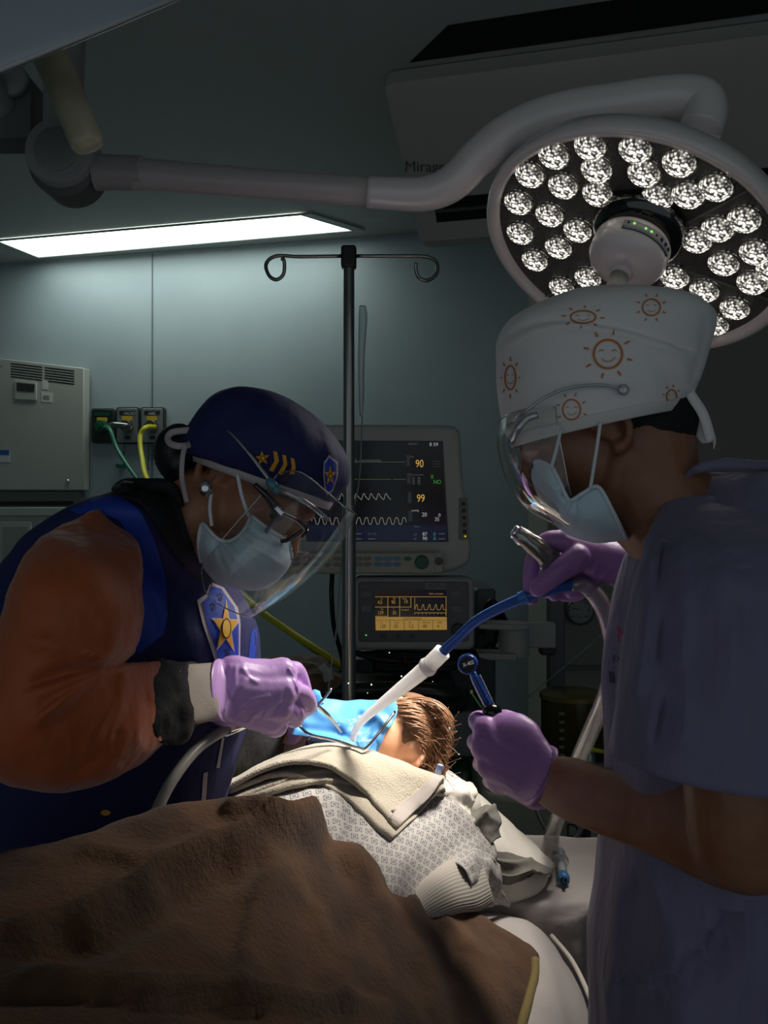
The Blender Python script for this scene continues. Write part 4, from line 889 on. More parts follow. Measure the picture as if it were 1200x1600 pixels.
bn = nt.nodes.new('ShaderNodeTexNoise'); bn.inputs['Scale'].default_value = 35; bp = nt.nodes.new('ShaderNodeBump'); bp.inputs['Strength'].default_value = .25; bp.inputs['Distance'].default_value = .01
nt.links.new(uvn.outputs['Object'], bn.inputs['Vector']); nt.links.new(bn.outputs['Fac'], bp.inputs['Height']); nt.links.new(bp.outputs['Normal'], b.inputs['Normal'])
q = M().patch([
 [(300, 1320, 1.46), (400, 1280, 1.50), (500, 1260, 1.50), (600, 1262, 1.48), (690, 1290, 1.46), (730, 1310, 1.46), (745, 1330, 1.46)],
 [(318, 1262, 1.33), (405, 1222, 1.36), (500, 1200, 1.37), (600, 1208, 1.38), (685, 1236, 1.39), (735, 1272, 1.41), (768, 1312, 1.42)],
 [(322, 1282, 1.24), (415, 1240, 1.27), (505, 1222, 1.29), (600, 1240, 1.31), (680, 1278, 1.33), (740, 1312, 1.36), (776, 1342, 1.39)],
 [(330, 1330, 1.15), (430, 1290, 1.17), (515, 1280, 1.19), (600, 1300, 1.22), (670, 1330, 1.25), (715, 1352, 1.29), (752, 1366, 1.34)],
 [(340, 1380, 1.06), (440, 1350, 1.08), (525, 1345, 1.11), (600, 1362, 1.14), (650, 1385, 1.18), (680, 1396, 1.21), (705, 1402, 1.25)],
 [(350, 1440, 1.0), (450, 1420, 1.02), (530, 1420, 1.05), (600, 1430, 1.08), (640, 1440, 1.11), (665, 1450, 1.14), (680, 1460, 1.17)]], 9)
q.noise(.004, 16, 4, 3); q.fold([(512, 1228), (526, 1265), (522, 1320), (505, 1380)], 8, .007); q.fold([(545, 1240), (550, 1290), (535, 1360)], 12, -.006); q.fold([(700, 1270), (650, 1320), (620, 1390)], 16, .006); q.fold([(740, 1300), (700, 1330), (660, 1390)], 10, -.006)
cover(q, KT, .005, .10); GT = bvh(q); obj('gown', q, gm, pr, solid=.002)
q = M().patch([
 [(703, 1343, 1.285), (730, 1326, 1.33), (757, 1332, 1.37), (782, 1352, 1.40)],
 [(720, 1352, 1.25), (742, 1346, 1.30), (764, 1354, 1.35), (785, 1372, 1.39)],
 [(736, 1376, 1.25), (752, 1374, 1.30), (768, 1380, 1.36), (787, 1392, 1.40)],
 [(733, 1402, 1.27), (752, 1402, 1.32), (770, 1404, 1.38), (797, 1411, 1.42)],
 [(722, 1420, 1.34), (745, 1419, 1.38), (770, 1417, 1.41), (795, 1417, 1.43)]], 9)
q.noise(.004, 34, 7, 2); q.fold([(738, 1335), (742, 1370), (735, 1410)], 5, .010); q.fold([(765, 1345), (768, 1380), (775, 1412)], 5, .008)
cover(q, GT, .004, .03); q.relax(2); obj('gown_sleeve', q, gm, pr, solid=.0015)
RIB = bpy.data.materials.new('ribbed_knit'); RIB.use_nodes = True; nt = RIB.node_tree; b = nt.nodes['Principled BSDF']; b.inputs['Base Color'].default_value = lin('#a39c92'); b.inputs['Roughness'].default_value = .9
tc = nt.nodes.new('ShaderNodeTexCoord'); wv = nt.nodes.new('ShaderNodeTexWave'); wv.inputs['Scale'].default_value = 130; wv.bands_direction = 'X'; bp = nt.nodes.new('ShaderNodeBump'); bp.inputs['Strength'].default_value = .1; bp.inputs['Distance'].default_value = .0003
mp = nt.nodes.new('ShaderNodeMapping'); mp.inputs['Rotation'].default_value = (0, .5, .5)
nt.links.new(tc.outputs['Object'], mp.inputs[0]); nt.links.new(mp.outputs[0], wv.inputs[0]); nt.links.new(wv.outputs['Fac'], bp.inputs['Height']); nt.links.new(bp.outputs[0], b.inputs['Normal'])
q = M().sil([(752, 1338, 772, 1408, 1.35, .035), (728, 1340, 748, 1418, 1.30, .045), (700, 1350, 720, 1420, 1.25, .045), (674, 1368, 693, 1428, 1.21, .040), (652, 1388, 670, 1440, 1.185, .034), (628, 1415, 646, 1465, 1.16, .024)], 8, 132)
N_ = q.normals()
for i_ in range(len(q.v)-2):
    if i_ % 132 % 3 == 0: q.v[i_] = q.v[i_]-N_[i_]*.0010
obj('knit_sleeve', q, RIB, pr)
# ---- towel (two folded layers)
TER = mat('terry_cloth', '#aaa08c', .95, bump=[(420, .8, .003, 1), (120, .3, .002, 1)], sheen=.4)
q = M().patch([
 [(305, 1262, 1.36), (350, 1262, 1.42), (430, 1230, 1.47), (510, 1210, 1.475), (585, 1215, 1.47), (645, 1222, 1.45), (693, 1232, 1.44)],
 [(313, 1238, 1.295), (352, 1222, 1.335), (430, 1182, 1.365), (508, 1160, 1.370), (580, 1170, 1.365), (645, 1194, 1.355), (693, 1213, 1.350)],
 [(316, 1238, 1.275), (360, 1222, 1.295), (435, 1190, 1.310), (510, 1172, 1.315), (575, 1192, 1.310), (628, 1222, 1.310), (672, 1246, 1.310)],
 [(318, 1241, 1.265), (366, 1220, 1.265), (440, 1189, 1.275), (508, 1192, 1.275), (560, 1226, 1.270), (594, 1262, 1.270), (622, 1291, 1.275)]], 9)
cover(q, GT, .022, .25); q.relax(12).noise(.0015, 40, 3, 2)
UF = bvh(q)
tw = thing('towel', 'folded cream terry towel laid across the patient\'s chest', 'towel', P(510, 1230, 1.33))
obj('upper_fold', q, TER, tw, solid=.007)
q = M().patch([
 [(300, 1270, 1.36), (355, 1262, 1.41), (430, 1240, 1.45), (510, 1225, 1.45), (585, 1235, 1.44), (645, 1240, 1.43), (694, 1245, 1.42)],
 [(314, 1246, 1.308), (360, 1228, 1.323), (435, 1196, 1.338), (508, 1180, 1.343), (580, 1208, 1.338), (650, 1232, 1.348), (692, 1226, 1.353)],
 [(316, 1245, 1.288), (366, 1226, 1.298), (437, 1200, 1.308), (512, 1200, 1.308), (570, 1232, 1.303), (630, 1262, 1.308), (664, 1262, 1.318)],
 [(318, 1248, 1.273), (370, 1228, 1.268), (442, 1206, 1.273), (518, 1230, 1.268), (556, 1258, 1.263), (590, 1290, 1.263), (613, 1309, 1.268)]], 9)
cover(q, GT, .011, .25); q.relax(6).noise(.0015, 40, 9, 2)
obj('lower_fold', q, TER, tw, solid=.007)
HEM = mat('towel_hem', '#a39a92', .9, bump=(60, .2, .003, 1))
q = M().patch([[(693, 1211, 1.384), (674, 1243, 1.342), (624, 1289, 1.305)], [(686, 1210, 1.383), (664, 1238, 1.341), (612, 1280, 1.302)], [(680, 1207, 1.384), (656, 1232, 1.342), (604, 1272, 1.303)]], 8)
cover(q, UF, .0015, .25)
obj('hem', q, HEM, tw, solid=.003)
# ---- loose cloths beside the pillow
q = M().patch([
 [(640, 1235, 1.42), (668, 1222, 1.44), (700, 1215, 1.46), (738, 1225, 1.47)],
 [(655, 1250, 1.40), (690, 1236, 1.41), (720, 1232, 1.42), (747, 1240, 1.44)],
 [(690, 1272, 1.40), (712, 1262, 1.40), (728, 1260, 1.41), (742, 1268, 1.43)],
 [(722, 1290, 1.41), (730, 1290, 1.405), (736, 1288, 1.41), (742, 1290, 1.42)]], 8)
q.noise(.008, 38, 12, 3); cover(q, PT, .006, .2)
o = obj('crumpled_cloth', q, LIN, solid=.002); one(o, 'crumpled white cloth between the towel corner and the pillow', 'cloth')
GRY = mat('grey_drape', '#706d65', .85, bump=[(25, .3, .01, 1)])
def cl(rows, amp, sc, seed, lb, m=GRY, folds=()):
    q = M().patch(rows, 8); q.noise(amp, sc, seed, 3)
    for f_ in folds: q.fold(*f_)
    cover(q, PT, .004, .15)
    o = obj('grey_cloth', q, m, solid=.0025); one(o, lb, 'cloth', 'grey cloths by the pillow')
cl([[(722, 1290, 1.42), (735, 1270, 1.43), (758, 1258, 1.45), (775, 1262, 1.46)], [(735, 1296, 1.40), (748, 1280, 1.405), (765, 1270, 1.41), (784, 1282, 1.43)], [(748, 1310, 1.40), (758, 1300, 1.40), (772, 1292, 1.41), (782, 1295, 1.42)], [(762, 1325, 1.405), (768, 1318, 1.40), (775, 1312, 1.41), (784, 1308, 1.42)]], .006, 20, 5, 'twisted grey cloth lying on the upper pillow edge', folds=[([(735, 1300), (755, 1275), (772, 1262)], 4, .012)])
cl([[(755, 1330, 1.46), (790, 1334, 1.47), (820, 1338, 1.49), (866, 1356, 1.50)], [(762, 1344, 1.43), (792, 1346, 1.44), (822, 1350, 1.46), (862, 1362, 1.475)], [(770, 1362, 1.425), (795, 1366, 1.43), (822, 1366, 1.44), (842, 1366, 1.46)], [(776, 1379, 1.43), (795, 1381, 1.44), (815, 1378, 1.46), (832, 1372, 1.49)]], .005, 18, 8, 'folded grey cloth on the table edge pointing at the syringe', folds=[([(765, 1345), (800, 1352), (830, 1345)], 4, .010), ([(770, 1368), (800, 1374), (830, 1365)], 4, .008)])
# ---- blanket
FL = mat('brown_blanket', '#5c4029', 1.0, bump=[(150, .6, .004, 1), (420, .6, .002, 1)], var=('#412c1c', 12), sheen=.08)
q = M().patch([
 [(-140, 1470, 1.02), (0, 1460, 1.03), (130, 1440, 1.06), (250, 1400, 1.11), (350, 1380, 1.15), (450, 1390, 1.22), (550, 1420, 1.27), (660, 1432, 1.31), (760, 1446, 1.34), (826, 1478, 1.33)],
 [(-140, 1345, .86), (0, 1338, .88), (130, 1312, .92), (240, 1272, .98), (340, 1253, 1.03), (450, 1262, 1.08), (548, 1322, 1.14), (640, 1394, 1.2), (745, 1432, 1.27), (833, 1480, 1.29)],
 [(-140, 1400, .76), (0, 1390, .78), (130, 1370, .82), (240, 1330, .88), (340, 1312, .94), (450, 1330, .98), (545, 1380, 1.05), (640, 1440, 1.12), (745, 1480, 1.18), (838, 1505, 1.235)],
 [(-140, 1500, .66), (0, 1490, .68), (130, 1470, .72), (240, 1440, .77), (340, 1430, .82), (450, 1440, .87), (545, 1470, .94), (640, 1510, 1.02), (745, 1530, 1.09), (834, 1545, 1.175)],
 [(-140, 1620, .56), (0, 1600, .59), (130, 1585, .62), (240, 1570, .66), (340, 1565, .71), (450, 1570, .76), (545, 1590, .82), (640, 1610, .90), (735, 1622, .98), (812, 1625, 1.07)],
 [(-140, 1850, .47), (0, 1830, .49), (130, 1810, .52), (240, 1800, .55), (340, 1790, .59), (450, 1790, .63), (545, 1800, .68), (640, 1800, .75), (720, 1800, .82), (790, 1800, .885)]], 14)
q.noise(.010, 6, 11, 2); q.noise(.0035, 22, 5, 2)
def fo(l, w_, h): q.fold(l, w_, h, (0, -.35, .9), 9)
fo([(500, 1275), (430, 1300), (340, 1340), (240, 1395), (130, 1450), (0, 1490), (-80, 1500)], 16, .034)
fo([(520, 1300), (450, 1330), (360, 1370), (260, 1425), (150, 1480), (0, 1520)], 18, -.009)
fo([(360, 1265), (420, 1262), (468, 1278), (480, 1300)], 12, .016)
fo([(-80, 1532), (60, 1528), (200, 1540), (330, 1545), (450, 1560), (600, 1580)], 15, .015)
fo([(-80, 1560), (80, 1552), (240, 1566), (400, 1580)], 14, -.010)
fo([(560, 1345), (600, 1400), (650, 1470), (690, 1560)], 26, .015)
fo([(500, 1330), (480, 1420), (490, 1520)], 26, -.010)
fo([(640, 1410), (700, 1440), (760, 1500)], 16, .010)
fo([(430, 1345), (400, 1440), (380, 1520)], 18, .012); fo([(600, 1420), (560, 1490), (540, 1560)], 16, .010); fo([(720, 1450), (700, 1520), (720, 1590)], 14, -.008); fo([(140, 1330), (240, 1340), (330, 1310)], 14, .008)
o = obj('blanket', q, FL, solid=.012); one(o, 'thick brown fleece blanket filling the foreground over the patient\'s legs', 'blanket')
o = obj('hem', M().tube([P(836, 1500, 1.225), P(835, 1525, 1.195), P(826, 1560, 1.145), P(815, 1600, 1.09), P(806, 1640, 1.045)], .006, 6, 10), mat('olive_hem', '#7a6b3e', .9, bump=(60, .3, .003, 1)), o)
# ---- dental sheet with its frame
DAM = mat('blue_dental_sheet', '#4f98da', .5, bump=[(30, .25, .006, 1)], sub=.3, even=True)
q = M().patch([
 [(481, 1082, 1.44), (520, 1093, 1.45), (570, 1094, 1.46), (612, 1092, 1.45), (621, 1104, 1.43)],
 [(476, 1100, 1.42), (515, 1112, 1.42), (565, 1118, 1.42), (604, 1116, 1.42), (621, 1114, 1.41)],
 [(466, 1120, 1.40), (505, 1132, 1.395), (550, 1142, 1.38), (590, 1135, 1.39), (614, 1130, 1.40)],
 [(457, 1140, 1.385), (497, 1146, 1.37), (545, 1158, 1.355), (578, 1156, 1.37), (601, 1148, 1.385)],
 [(455, 1146, 1.38), (500, 1154, 1.36), (545, 1168, 1.345), (572, 1176, 1.355), (590, 1174, 1.375)]], 9)
q.noise(.0035, 26, 3, 2); q.fold([(480, 1095), (500, 1115), (540, 1135)], 7, .005); q.fold([(620, 1100), (585, 1130), (555, 1150)], 6, .006); q.fold([(470, 1135), (510, 1140), (550, 1150)], 5, -.006); q.fold([(596, 1110), (570, 1135), (552, 1160)], 6, -.006)
cover(q, KT, .006, .12)
t = thing('dental_dam', 'light blue rubber dental sheet stretched on a wire frame over the face', 'dental dam', P(540, 1150, 1.37))
obj('sheet', q, DAM, t, solid=.001)
obj('corner_flap', M().patch([[(478, 1080, 1.44), (490, 1078, 1.44), (500, 1080, 1.44)], [(482, 1092, 1.43), (494, 1090, 1.42), (502, 1088, 1.42)], [(486, 1104, 1.42), (497, 1102, 1.41), (506, 1100, 1.41)]], 5).noise(.004, 60, 4), DAM, t, solid=.001)
obj('lower_flap', M().patch([[(556, 1158, 1.35), (575, 1156, 1.355), (592, 1150, 1.38)], [(562, 1168, 1.345), (578, 1168, 1.35), (591, 1164, 1.37)], [(572, 1178, 1.345), (583, 1179, 1.35), (588, 1176, 1.36)]], 5).noise(.004, 50, 4), DAM, t, solid=.001)
obj('frame', M().tube([P(518, 1076, 1.37), P(497, 1102, 1.36), P(470, 1129, 1.355), P(474, 1140, 1.35), P(488, 1149, 1.34), P(520, 1156, 1.335), P(560, 1168, 1.33), P(572, 1168, 1.33), P(596, 1140, 1.35), P(617, 1112, 1.38)], .0022, 6, 10), CHROME, t)
random.seed(5); q = M()
for k in range(34):
    x, y = random.uniform(525, 570), random.uniform(1120, 1158); q.ell(P(x, y, 1.345+random.uniform(-.02, .0)), random.uniform(.0005, .0011), n=6)
for x, y, r in ((544, 1068, 1.6), (580, 1070, 1.6), (627, 1057, 1.5), (574, 1083, .9), (655, 1097, 1.5), (679, 1095, 1.2), (702, 1138, 1.4), (717, 1179, 1.2), (707, 1212, 2), (702, 1140, 1.2), (438, 1150, 1.4), (676, 1065, .8), (608, 1020, 1.1), (575, 1140, 1), (680, 1122, .9)): q.ell(P(x, y, 1.36), r/1400*1.36, n=8)
o = obj('spray_droplets', q, mat('water_drop', '#f4fbff', .1)); one(o, 'fine water spray droplets flying above the blue dental sheet', 'water spray', kind='stuff')
# ---------------------------------------------------------------- people
BLUEN = mat('navy_cloth', '#171c52', .75, bump=[(7, .5, .04, (1, 1, .4)), (500, .2, .001, 1)])
ROYAL = mat('royal_blue_cloth', '#1b3ea6', .6, bump=[(10, .3, .02, 1)])
RUST = mat('rust_brown_cloth', '#ac5120', .6, bump=[(7, .5, .05, (1, 1, .6)), (24, .3, .010, (1, .6, 1)), (600, .2, .001, 1)], sheen=.2)
BLC = mat('black_cloth', '#0c0c10', .8, bump=[(20, .4, .02, 1)])
GOLD = mat('gold_print', '#d99b22', .6); GOLDL = mat('gold_print_light', '#e6b640', .6); PALE = mat('pale_trim', '#b9acae', .7); INK = mat('print_outline', '#1a1208', .6)
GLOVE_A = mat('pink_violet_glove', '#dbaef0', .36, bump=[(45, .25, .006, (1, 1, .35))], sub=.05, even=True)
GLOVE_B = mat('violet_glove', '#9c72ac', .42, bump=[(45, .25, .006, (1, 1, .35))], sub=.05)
MASKM = mat('mask_blue_white', '#c4d8e2', .8, bump=[(30, .3, .006, 1), (500, .2, .001, 1)]); MASKE = mat('mask_edge', '#d6dfe3', .8)
SK1 = mat('light_brown_skin', '#b57f60', .5, sub=.12, var=('#a87254', 30)); SK2 = mat('brown_skin', '#8f6147', .5, sub=.1, var=('#84563c', 30))
HB = mat('black_hair', '#0b0908', .45, bump=(80, .4, .004, (1, 1, .2)))
VIS = clear('visor_plastic', (.97, .98, .98, 1), .05, .42, .05, .025)
def wear(name, m, material, parent, **k): return obj(name, m, material, parent, **k)
def hand(wrist, palm, knuckles, fingers, thumb, pr_, fr):
    """glove: palm block, four bent fingers, thumb; all joined, fingers apart"""
    q = M()
    for kp in knuckles: q.chain([wrist.lerp(kp, .0)+(kp-sum(knuckles, Vector())/4)*.55, wrist.lerp(kp, .55), kp], [pr_, pr_*.92, pr_*.72], 14, 3)
    for f_, r in zip(fingers, fr): q.chain(f_, [r*1.08, r, r*.93, r*.85][:len(f_)], 12, 3)
    q.chain(thumb, [fr[0]*1.5, fr[0]*1.2, fr[0]*1.0, fr[0]*.9][:len(thumb)], 12, 3)
    return q
# ---- woman at left -------------------------------------------------------
p1 = thing('person', 'person in navy and rust gown with a navy star badge cap and visor bending down', 'person', (-.55, 1.25, 0))
Yw = 1.10; A_ = math.radians(33); YAW = math.radians(33); wo = P(335, 752, 1.075)+Vector((math.sin(YAW)*math.cos(A_), math.cos(YAW), -math.sin(YAW)*math.sin(A_)*.3))*.068
hm, TW, RW_ = headm(wo, Vector((math.cos(A_)*math.cos(YAW), -math.cos(A_)*math.sin(YAW), -math.sin(A_))), Vector((math.sin(A_), 0, math.cos(A_))), .88)
q = M().join(hm)
q.chain([TW(-.02, 0, -.03), P(285, 812, Yw), P(240, 875, 1.17)], [.056, .052, .055], 18, 4)
q.ell(P(200, 960, 1.22), (.11, .08, .12), n=28).ell(P(190, 1120, 1.23), (.12, .07, .2), n=28).ell(Vector((-.38, 1.24, .98)), (.12, .11, .14), n=24)
q.chain([P(140, 900, 1.02), P(85, 1115, .93), P(160, 1120, .97), P(240, 1100, 1.02), P(345, 1082, 1.135), P(400, 1080, 1.18)], [.045, .036, .032, .026, .022, .024], 16, 4)
q.chain([P(270, 950, 1.26), P(330, 1120, 1.32), P(400, 1150, 1.40), P(440, 1142, 1.46)], [.035, .030, .026, .020], 14, 4)
q.ell((-.42, 1.27, .84), (.13, .12, .10), n=24)
for k in (-1, 1): q.chain([Vector((-.45, 1.25+.08*k, .85)), Vector((-.50, 1.27+.09*k, .48)), Vector((-.56, 1.28+.09*k, .1))], [.08, .055, .04], 14, 4)
WBM = q.fuse(.0034, 4); obj('body', WBM, SK1, p1); WT = bvh(WBM)
for k in (-1, 1): obj('eye', M().ell(TW(.083, k*.031, .001), .0133*.88, n=16), mat('eye_dark', '#2a1d18', .2), p1)
obj('eyebrow', M().tube([TW(.094, -.012, .020), TW(.093, -.030, .025), TW(.080, -.048, .020)], [.002, .0035, .001], 4, 8), HB, p1)
# torso of the gown
gt = M().sil([(-70, 1560, 300, 1560, 1.290, 0.117), (-60, 1430, 315, 1420, 1.270, 0.125), (-55, 1335, 325, 1320, 1.250, 0.129), (-50, 1200, 372, 1185, 1.240, 0.133), (-40, 1090, 400, 1080, 1.235, 0.136), (-28, 985, 402, 985, 1.230, 0.140), (5, 895, 368, 915, 1.221, 0.136), (62, 826, 330, 868, 1.147, 0.117), (135, 782, 305, 815, 1.116, 0.110), (185, 766, 275, 782, 1.104, 0.070)], 8, 64, e=.9)
gt.noise(.006, 7, 4, 3); gt.fold([(230, 900), (260, 1000), (250, 1100)], 10, -.008, (0, -1, 0)); gt.fold([(300, 1000), (290, 1150), (280, 1300)], 12, .008, (0, -1, 0)); gt.fold([(120, 1230), (180, 1300), (260, 1330)], 16, -.01, (0, -1, 0))
wear('gown', gt, BLUEN, p1)
wear('skirt', M().sil([(-40, 2300, 180, 2300, 1.27, .15), (-50, 1900, 220, 1900, 1.24, .16), (-70, 1560, 300, 1560, 1.17, .155)], 5, 40), BLUEN, p1)
for k in (-1, 1):
    wear('shoe', M().ell((-.50, 1.28+.09*k, .045), (.13, .045, .045), n=24), BLC, p1)
tr = bvh(gt)
decal('royal_panel', [[(108, 796), (150, 778), (188, 774), (218, 797), (242, 845), (258, 900), (262, 960), (256, 990), (218, 1022), (205, 1010), (214, 960), (216, 890), (206, 842), (185, 812), (150, 800), (120, 803)]], tr, ROYAL, p1, .0015)
decal('royal_panel_front', [[(392, 990), (401, 975), (402, 1005), (398, 1028), (388, 1030)]], tr, ROYAL, p1, .0015)
decal('badge_border', [[(322, 906), (328, 912), (322, 928), (308, 938), (316, 972), (336, 1032), (375, 1032), (376, 975), (372, 950), (350, 918)]], tr, PALE, p1, .0015)
decal('badge_field', [[(330, 915), (326, 932), (316, 941), (323, 972), (342, 1032), (373, 1032), (373, 975), (366, 948), (346, 920)]], tr, ROYAL, p1, .0025)
decal('badge_star_border', [star(353, 981, 43, .40, .03, .56, 1.06)], tr, PALE, p1, .0035)
decal('badge_star', [star(353, 981, 39, .41, .03, .53, 1.03)], tr, GOLD, p1, .0045)
decal('badge_star_ring', [oval(354, 982, 7.5, 16)], tr, INK, p1, .0055, 3); decal('badge_star_disc', [oval(354, 982, 6, 14)], tr, GOLDL, p1, .0065, 3)
q_ = []
for x, y in ((334, 950), (345, 935), (338, 1005), (356, 1022)): q_ += [oval(x, y, 3.2, 4, 8)]+[oval(x-4+i*3.2, y-7+abs(i-1)*1.5, 1.3, 2, 6) for i in range(3)]
decal('paw_print', q_, tr, mat('paw_navy', '#10174a', .7), p1, .0032, 4)
decal('zip_tape', [[(347, 1152), (351, 1152), (343, 1200), (338, 1200)], [(318, 1208), (325, 1206), (321, 1262), (314, 1262)]], tr, PALE, p1, .002, 4)
decal('small_patch', [oval(165, 1270, 8, 4.5)], tr, GOLD, p1, .003)
# collar
o = decal('collar', [[(186, 776), (182, 764), (196, 757), (230, 757), (268, 758), (280, 785), (292, 825), (304, 862), (320, 893), (328, 912), (306, 903), (282, 882), (258, 848), (240, 815), (222, 792), (204, 782)]], bvh(gt, WBM), BLC, p1, .009, 6)
o.modifiers.new('solid', 'SOLIDIFY').thickness = .005
wear('collar_fold', M().tube([P(180, 765, 1.08), P(196, 758, 1.06), P(230, 759, 1.04), P(266, 762, 1.035), P(284, 792, 1.04)], [.005, .008, .009, .008, .004], 7, 12), BLC, p1)

# near sleeve
sv = M().sil([(150, 800, 205, 850, 1.00, .02), (78, 832, 212, 860, .965, .062), (38, 890, 217, 900, .93, .082), (12, 965, 218, 955, .915, .088), (-12, 1060, 210, 1005, .91, .088), (-22, 1140, 192, 1030, .91, .088), (5, 1205, 190, 1040, .92, .086), (90, 1232, 203, 1038, .94, .080), (165, 1216, 222, 1036, .965, .072), (225, 1190, 240, 1037, .99, .062), (268, 1158, 250, 1042, 1.015, .052)], 8, 48)
sv.noise(.006, 9, 2, 3)
def sf(l, w_, h): sv.fold(l, w_, h, (0, -1, .15), 1.2)
sf([(200, 1020), (150, 1045), (100, 1050), (60, 1065)], 9, -.018); sf([(205, 1040), (160, 1062), (110, 1090), (70, 1120)], 9, .014)
sf([(130, 870), (150, 930), (175, 985), (178, 1020)], 9, .008); sf([(60, 1000), (110, 1020), (160, 1030)], 8, .010)
sf([(200, 1045), (190, 1100), (165, 1160)], 8, .010); sf([(225, 1045), (245, 1100), (262, 1150)], 7, .010); sf([(180, 1150), (140, 1190), (90, 1215)], 9, -.008); sf([(75, 1090), (110, 1140), (120, 1200)], 10, -.006)
sv.noise(.0015, 40, 2, 2); cover(sv, WT, .006, .05)
wear('sleeve', sv, RUST, p1)
cu = M().sil([(262, 1162, 240, 1032, 1.01, .053), (280, 1160, 254, 1030, 1.03, .055), (300, 1148, 272, 1032, 1.05, .052), (318, 1128, 296, 1034, 1.07, .046)], 7, 40)
cu.noise(.006, 30, 5, 2);  wear('cuff', cu, BLC, p1)
wear('inner_cuff', M().sil([(300, 1132, 285, 1040, 1.05, .040), (322, 1128, 302, 1038, 1.08, .042), (353, 1122, 340, 1035, 1.12, .038)], 5, 36).noise(.001, 40), mat('knit_cuff', '#b3a79b', .8, bump=(200, .3, .002, (1, 1, 4))), p1)
fs = M().sil([(290, 1010, 330, 960, 1.25, .05), (320, 1160, 392, 1060, 1.30, .055), (345, 1215, 400, 1110, 1.36, .055), (400, 1210, 430, 1130, 1.42, .05), (440, 1185, 452, 1130, 1.46, .035)], 6, 32)
fs.noise(.006, 16, 5, 2); wear('far_sleeve', fs, BLC, p1)
# gloved right hand
g = lambda x, y, Y: P(x, y, Y)
wr = g(362, 1080, 1.145)
kn = [g(440, 1052, 1.175), g(444, 1077, 1.165), g(436, 1101, 1.168), g(420, 1122, 1.18)]
fi = [[kn[0], g(462, 1046, 1.195), g(474, 1072, 1.22), g(480, 1100, 1.245)],
      [kn[1], g(474, 1083, 1.185), g(484, 1102, 1.215), g(478, 1110, 1.245)],
      [kn[2], g(462, 1110, 1.18), g(462, 1126, 1.21), g(446, 1122, 1.235)],
      [kn[3], g(438, 1134, 1.19), g(430, 1142, 1.215), g(415, 1136, 1.235)]]
th = [g(380, 1065, 1.215), g(420, 1075, 1.25), g(455, 1090, 1.265), g(480, 1104, 1.26)]
q = hand(wr, None, kn, fi, th, .030, [.0115, .0115, .011, .0105])
q.sil([(350, 1124, 338, 1032, 1.12, .040), (372, 1132, 352, 1030, 1.145, .040), (402, 1142, 392, 1029, 1.17, .036), (432, 1140, 424, 1030, 1.185, .030), (462, 1122, 450, 1036, 1.19, .022), (480, 1105, 470, 1060, 1.20, .014)], 6, 36)
q = q.fuse(.0024, 5)
def gf(l, w_, h): q.fold(l, w_, h, (0, -1, .2), 1.3)
gf([(385, 1062), (365, 1085), (352, 1108)], 3, .0022); gf([(420, 1088), (395, 1095), (372, 1115)], 3, .002); gf([(430, 1100), (405, 1112), (390, 1128)], 3, .002); gf([(380, 1045), (390, 1058), (402, 1066)], 3, .0018); gf([(360, 1040), (358, 1080), (352, 1118)], 3, .002); gf([(368, 1040), (366, 1075), (360, 1110)], 3, .0018); gf([(440, 1092), (420, 1108), (410, 1125)], 2.5, .0018); gf([(455, 1040), (462, 1050), (470, 1054)], 2.2, .002); gf([(452, 1045), (460, 1056), (468, 1060)], 2.2, .002); gf([(447, 1080), (440, 1100), (425, 1118)], 3, -.002)
q.fold([(455, 1062), (466, 1092), (470, 1120)], 3.5, -.003, (0, -1, 0), 1.3)
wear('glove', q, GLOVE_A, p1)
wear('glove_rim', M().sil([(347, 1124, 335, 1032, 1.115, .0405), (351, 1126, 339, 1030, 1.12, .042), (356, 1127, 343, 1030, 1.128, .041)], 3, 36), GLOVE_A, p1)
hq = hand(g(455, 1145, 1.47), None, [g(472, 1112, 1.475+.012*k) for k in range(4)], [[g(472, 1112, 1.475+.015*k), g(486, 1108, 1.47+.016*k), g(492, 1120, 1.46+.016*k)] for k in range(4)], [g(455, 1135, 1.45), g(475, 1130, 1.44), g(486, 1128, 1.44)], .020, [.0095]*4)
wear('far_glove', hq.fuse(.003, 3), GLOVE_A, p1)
# cap
cw = M().sil([(302, 708, 519, 786, 1.10, .086), (284, 702, 532, 772, 1.10, .092), (288, 684, 546, 752, 1.10, .100), (298, 662, 547, 722, 1.10, .104), (312, 640, 530, 690, 1.10, .100), (332, 621, 503, 656, 1.10, .088), (358, 609, 468, 628, 1.10, .064), (385, 606.5, 432, 612, 1.10, .032), (398, 606, 412, 607.5, 1.10, .008)], 9, 72)
cw.noise(.0035, 9, 8, 3); cw.fold([(440, 612), (490, 660), (502, 720), (495, 775)], 5, -.004, (0, -1, 0)); cw.fold([(400, 620), (360, 660), (320, 700)], 14, -.004, (0, -1, 0)); cw.fold([(505, 660), (520, 710), (515, 770)], 9, .004, (0, -1, 0))
wear('cap', cw, BLUEN, p1)
bd = M().sil([(303, 720, 514, 797, 1.10, .0855), (302, 714, 518, 791, 1.10, .089), (303, 709, 521, 785, 1.10, .0885)], 4, 72, caps=False)
wear('cap_band', bd, PALE, p1, solid=.002)
tr = bvh(cw)
decal('cap_star', [star(410, 716, 11.5, .45, -.1)], tr, GOLD, p1, .0025, 3); decal('cap_star_ring', [oval(411, 716, 4.2, 4.2, 14)], tr, INK, p1, .0035, 2); decal('cap_star_disc', [oval(411, 716, 3, 3, 12)], tr, GOLDL, p1, .0045, 2)
decal('chevron', [[(427, 705), (433, 706), (436, 720), (427, 737), (420, 735), (429, 720)], [(441, 710), (447, 712), (449, 726), (441, 742), (434, 740), (443, 725)], [(454, 715), (460, 717), (462, 730), (460, 741), (452, 741), (456, 730)]], tr, GOLD, p1, .0025, 3)
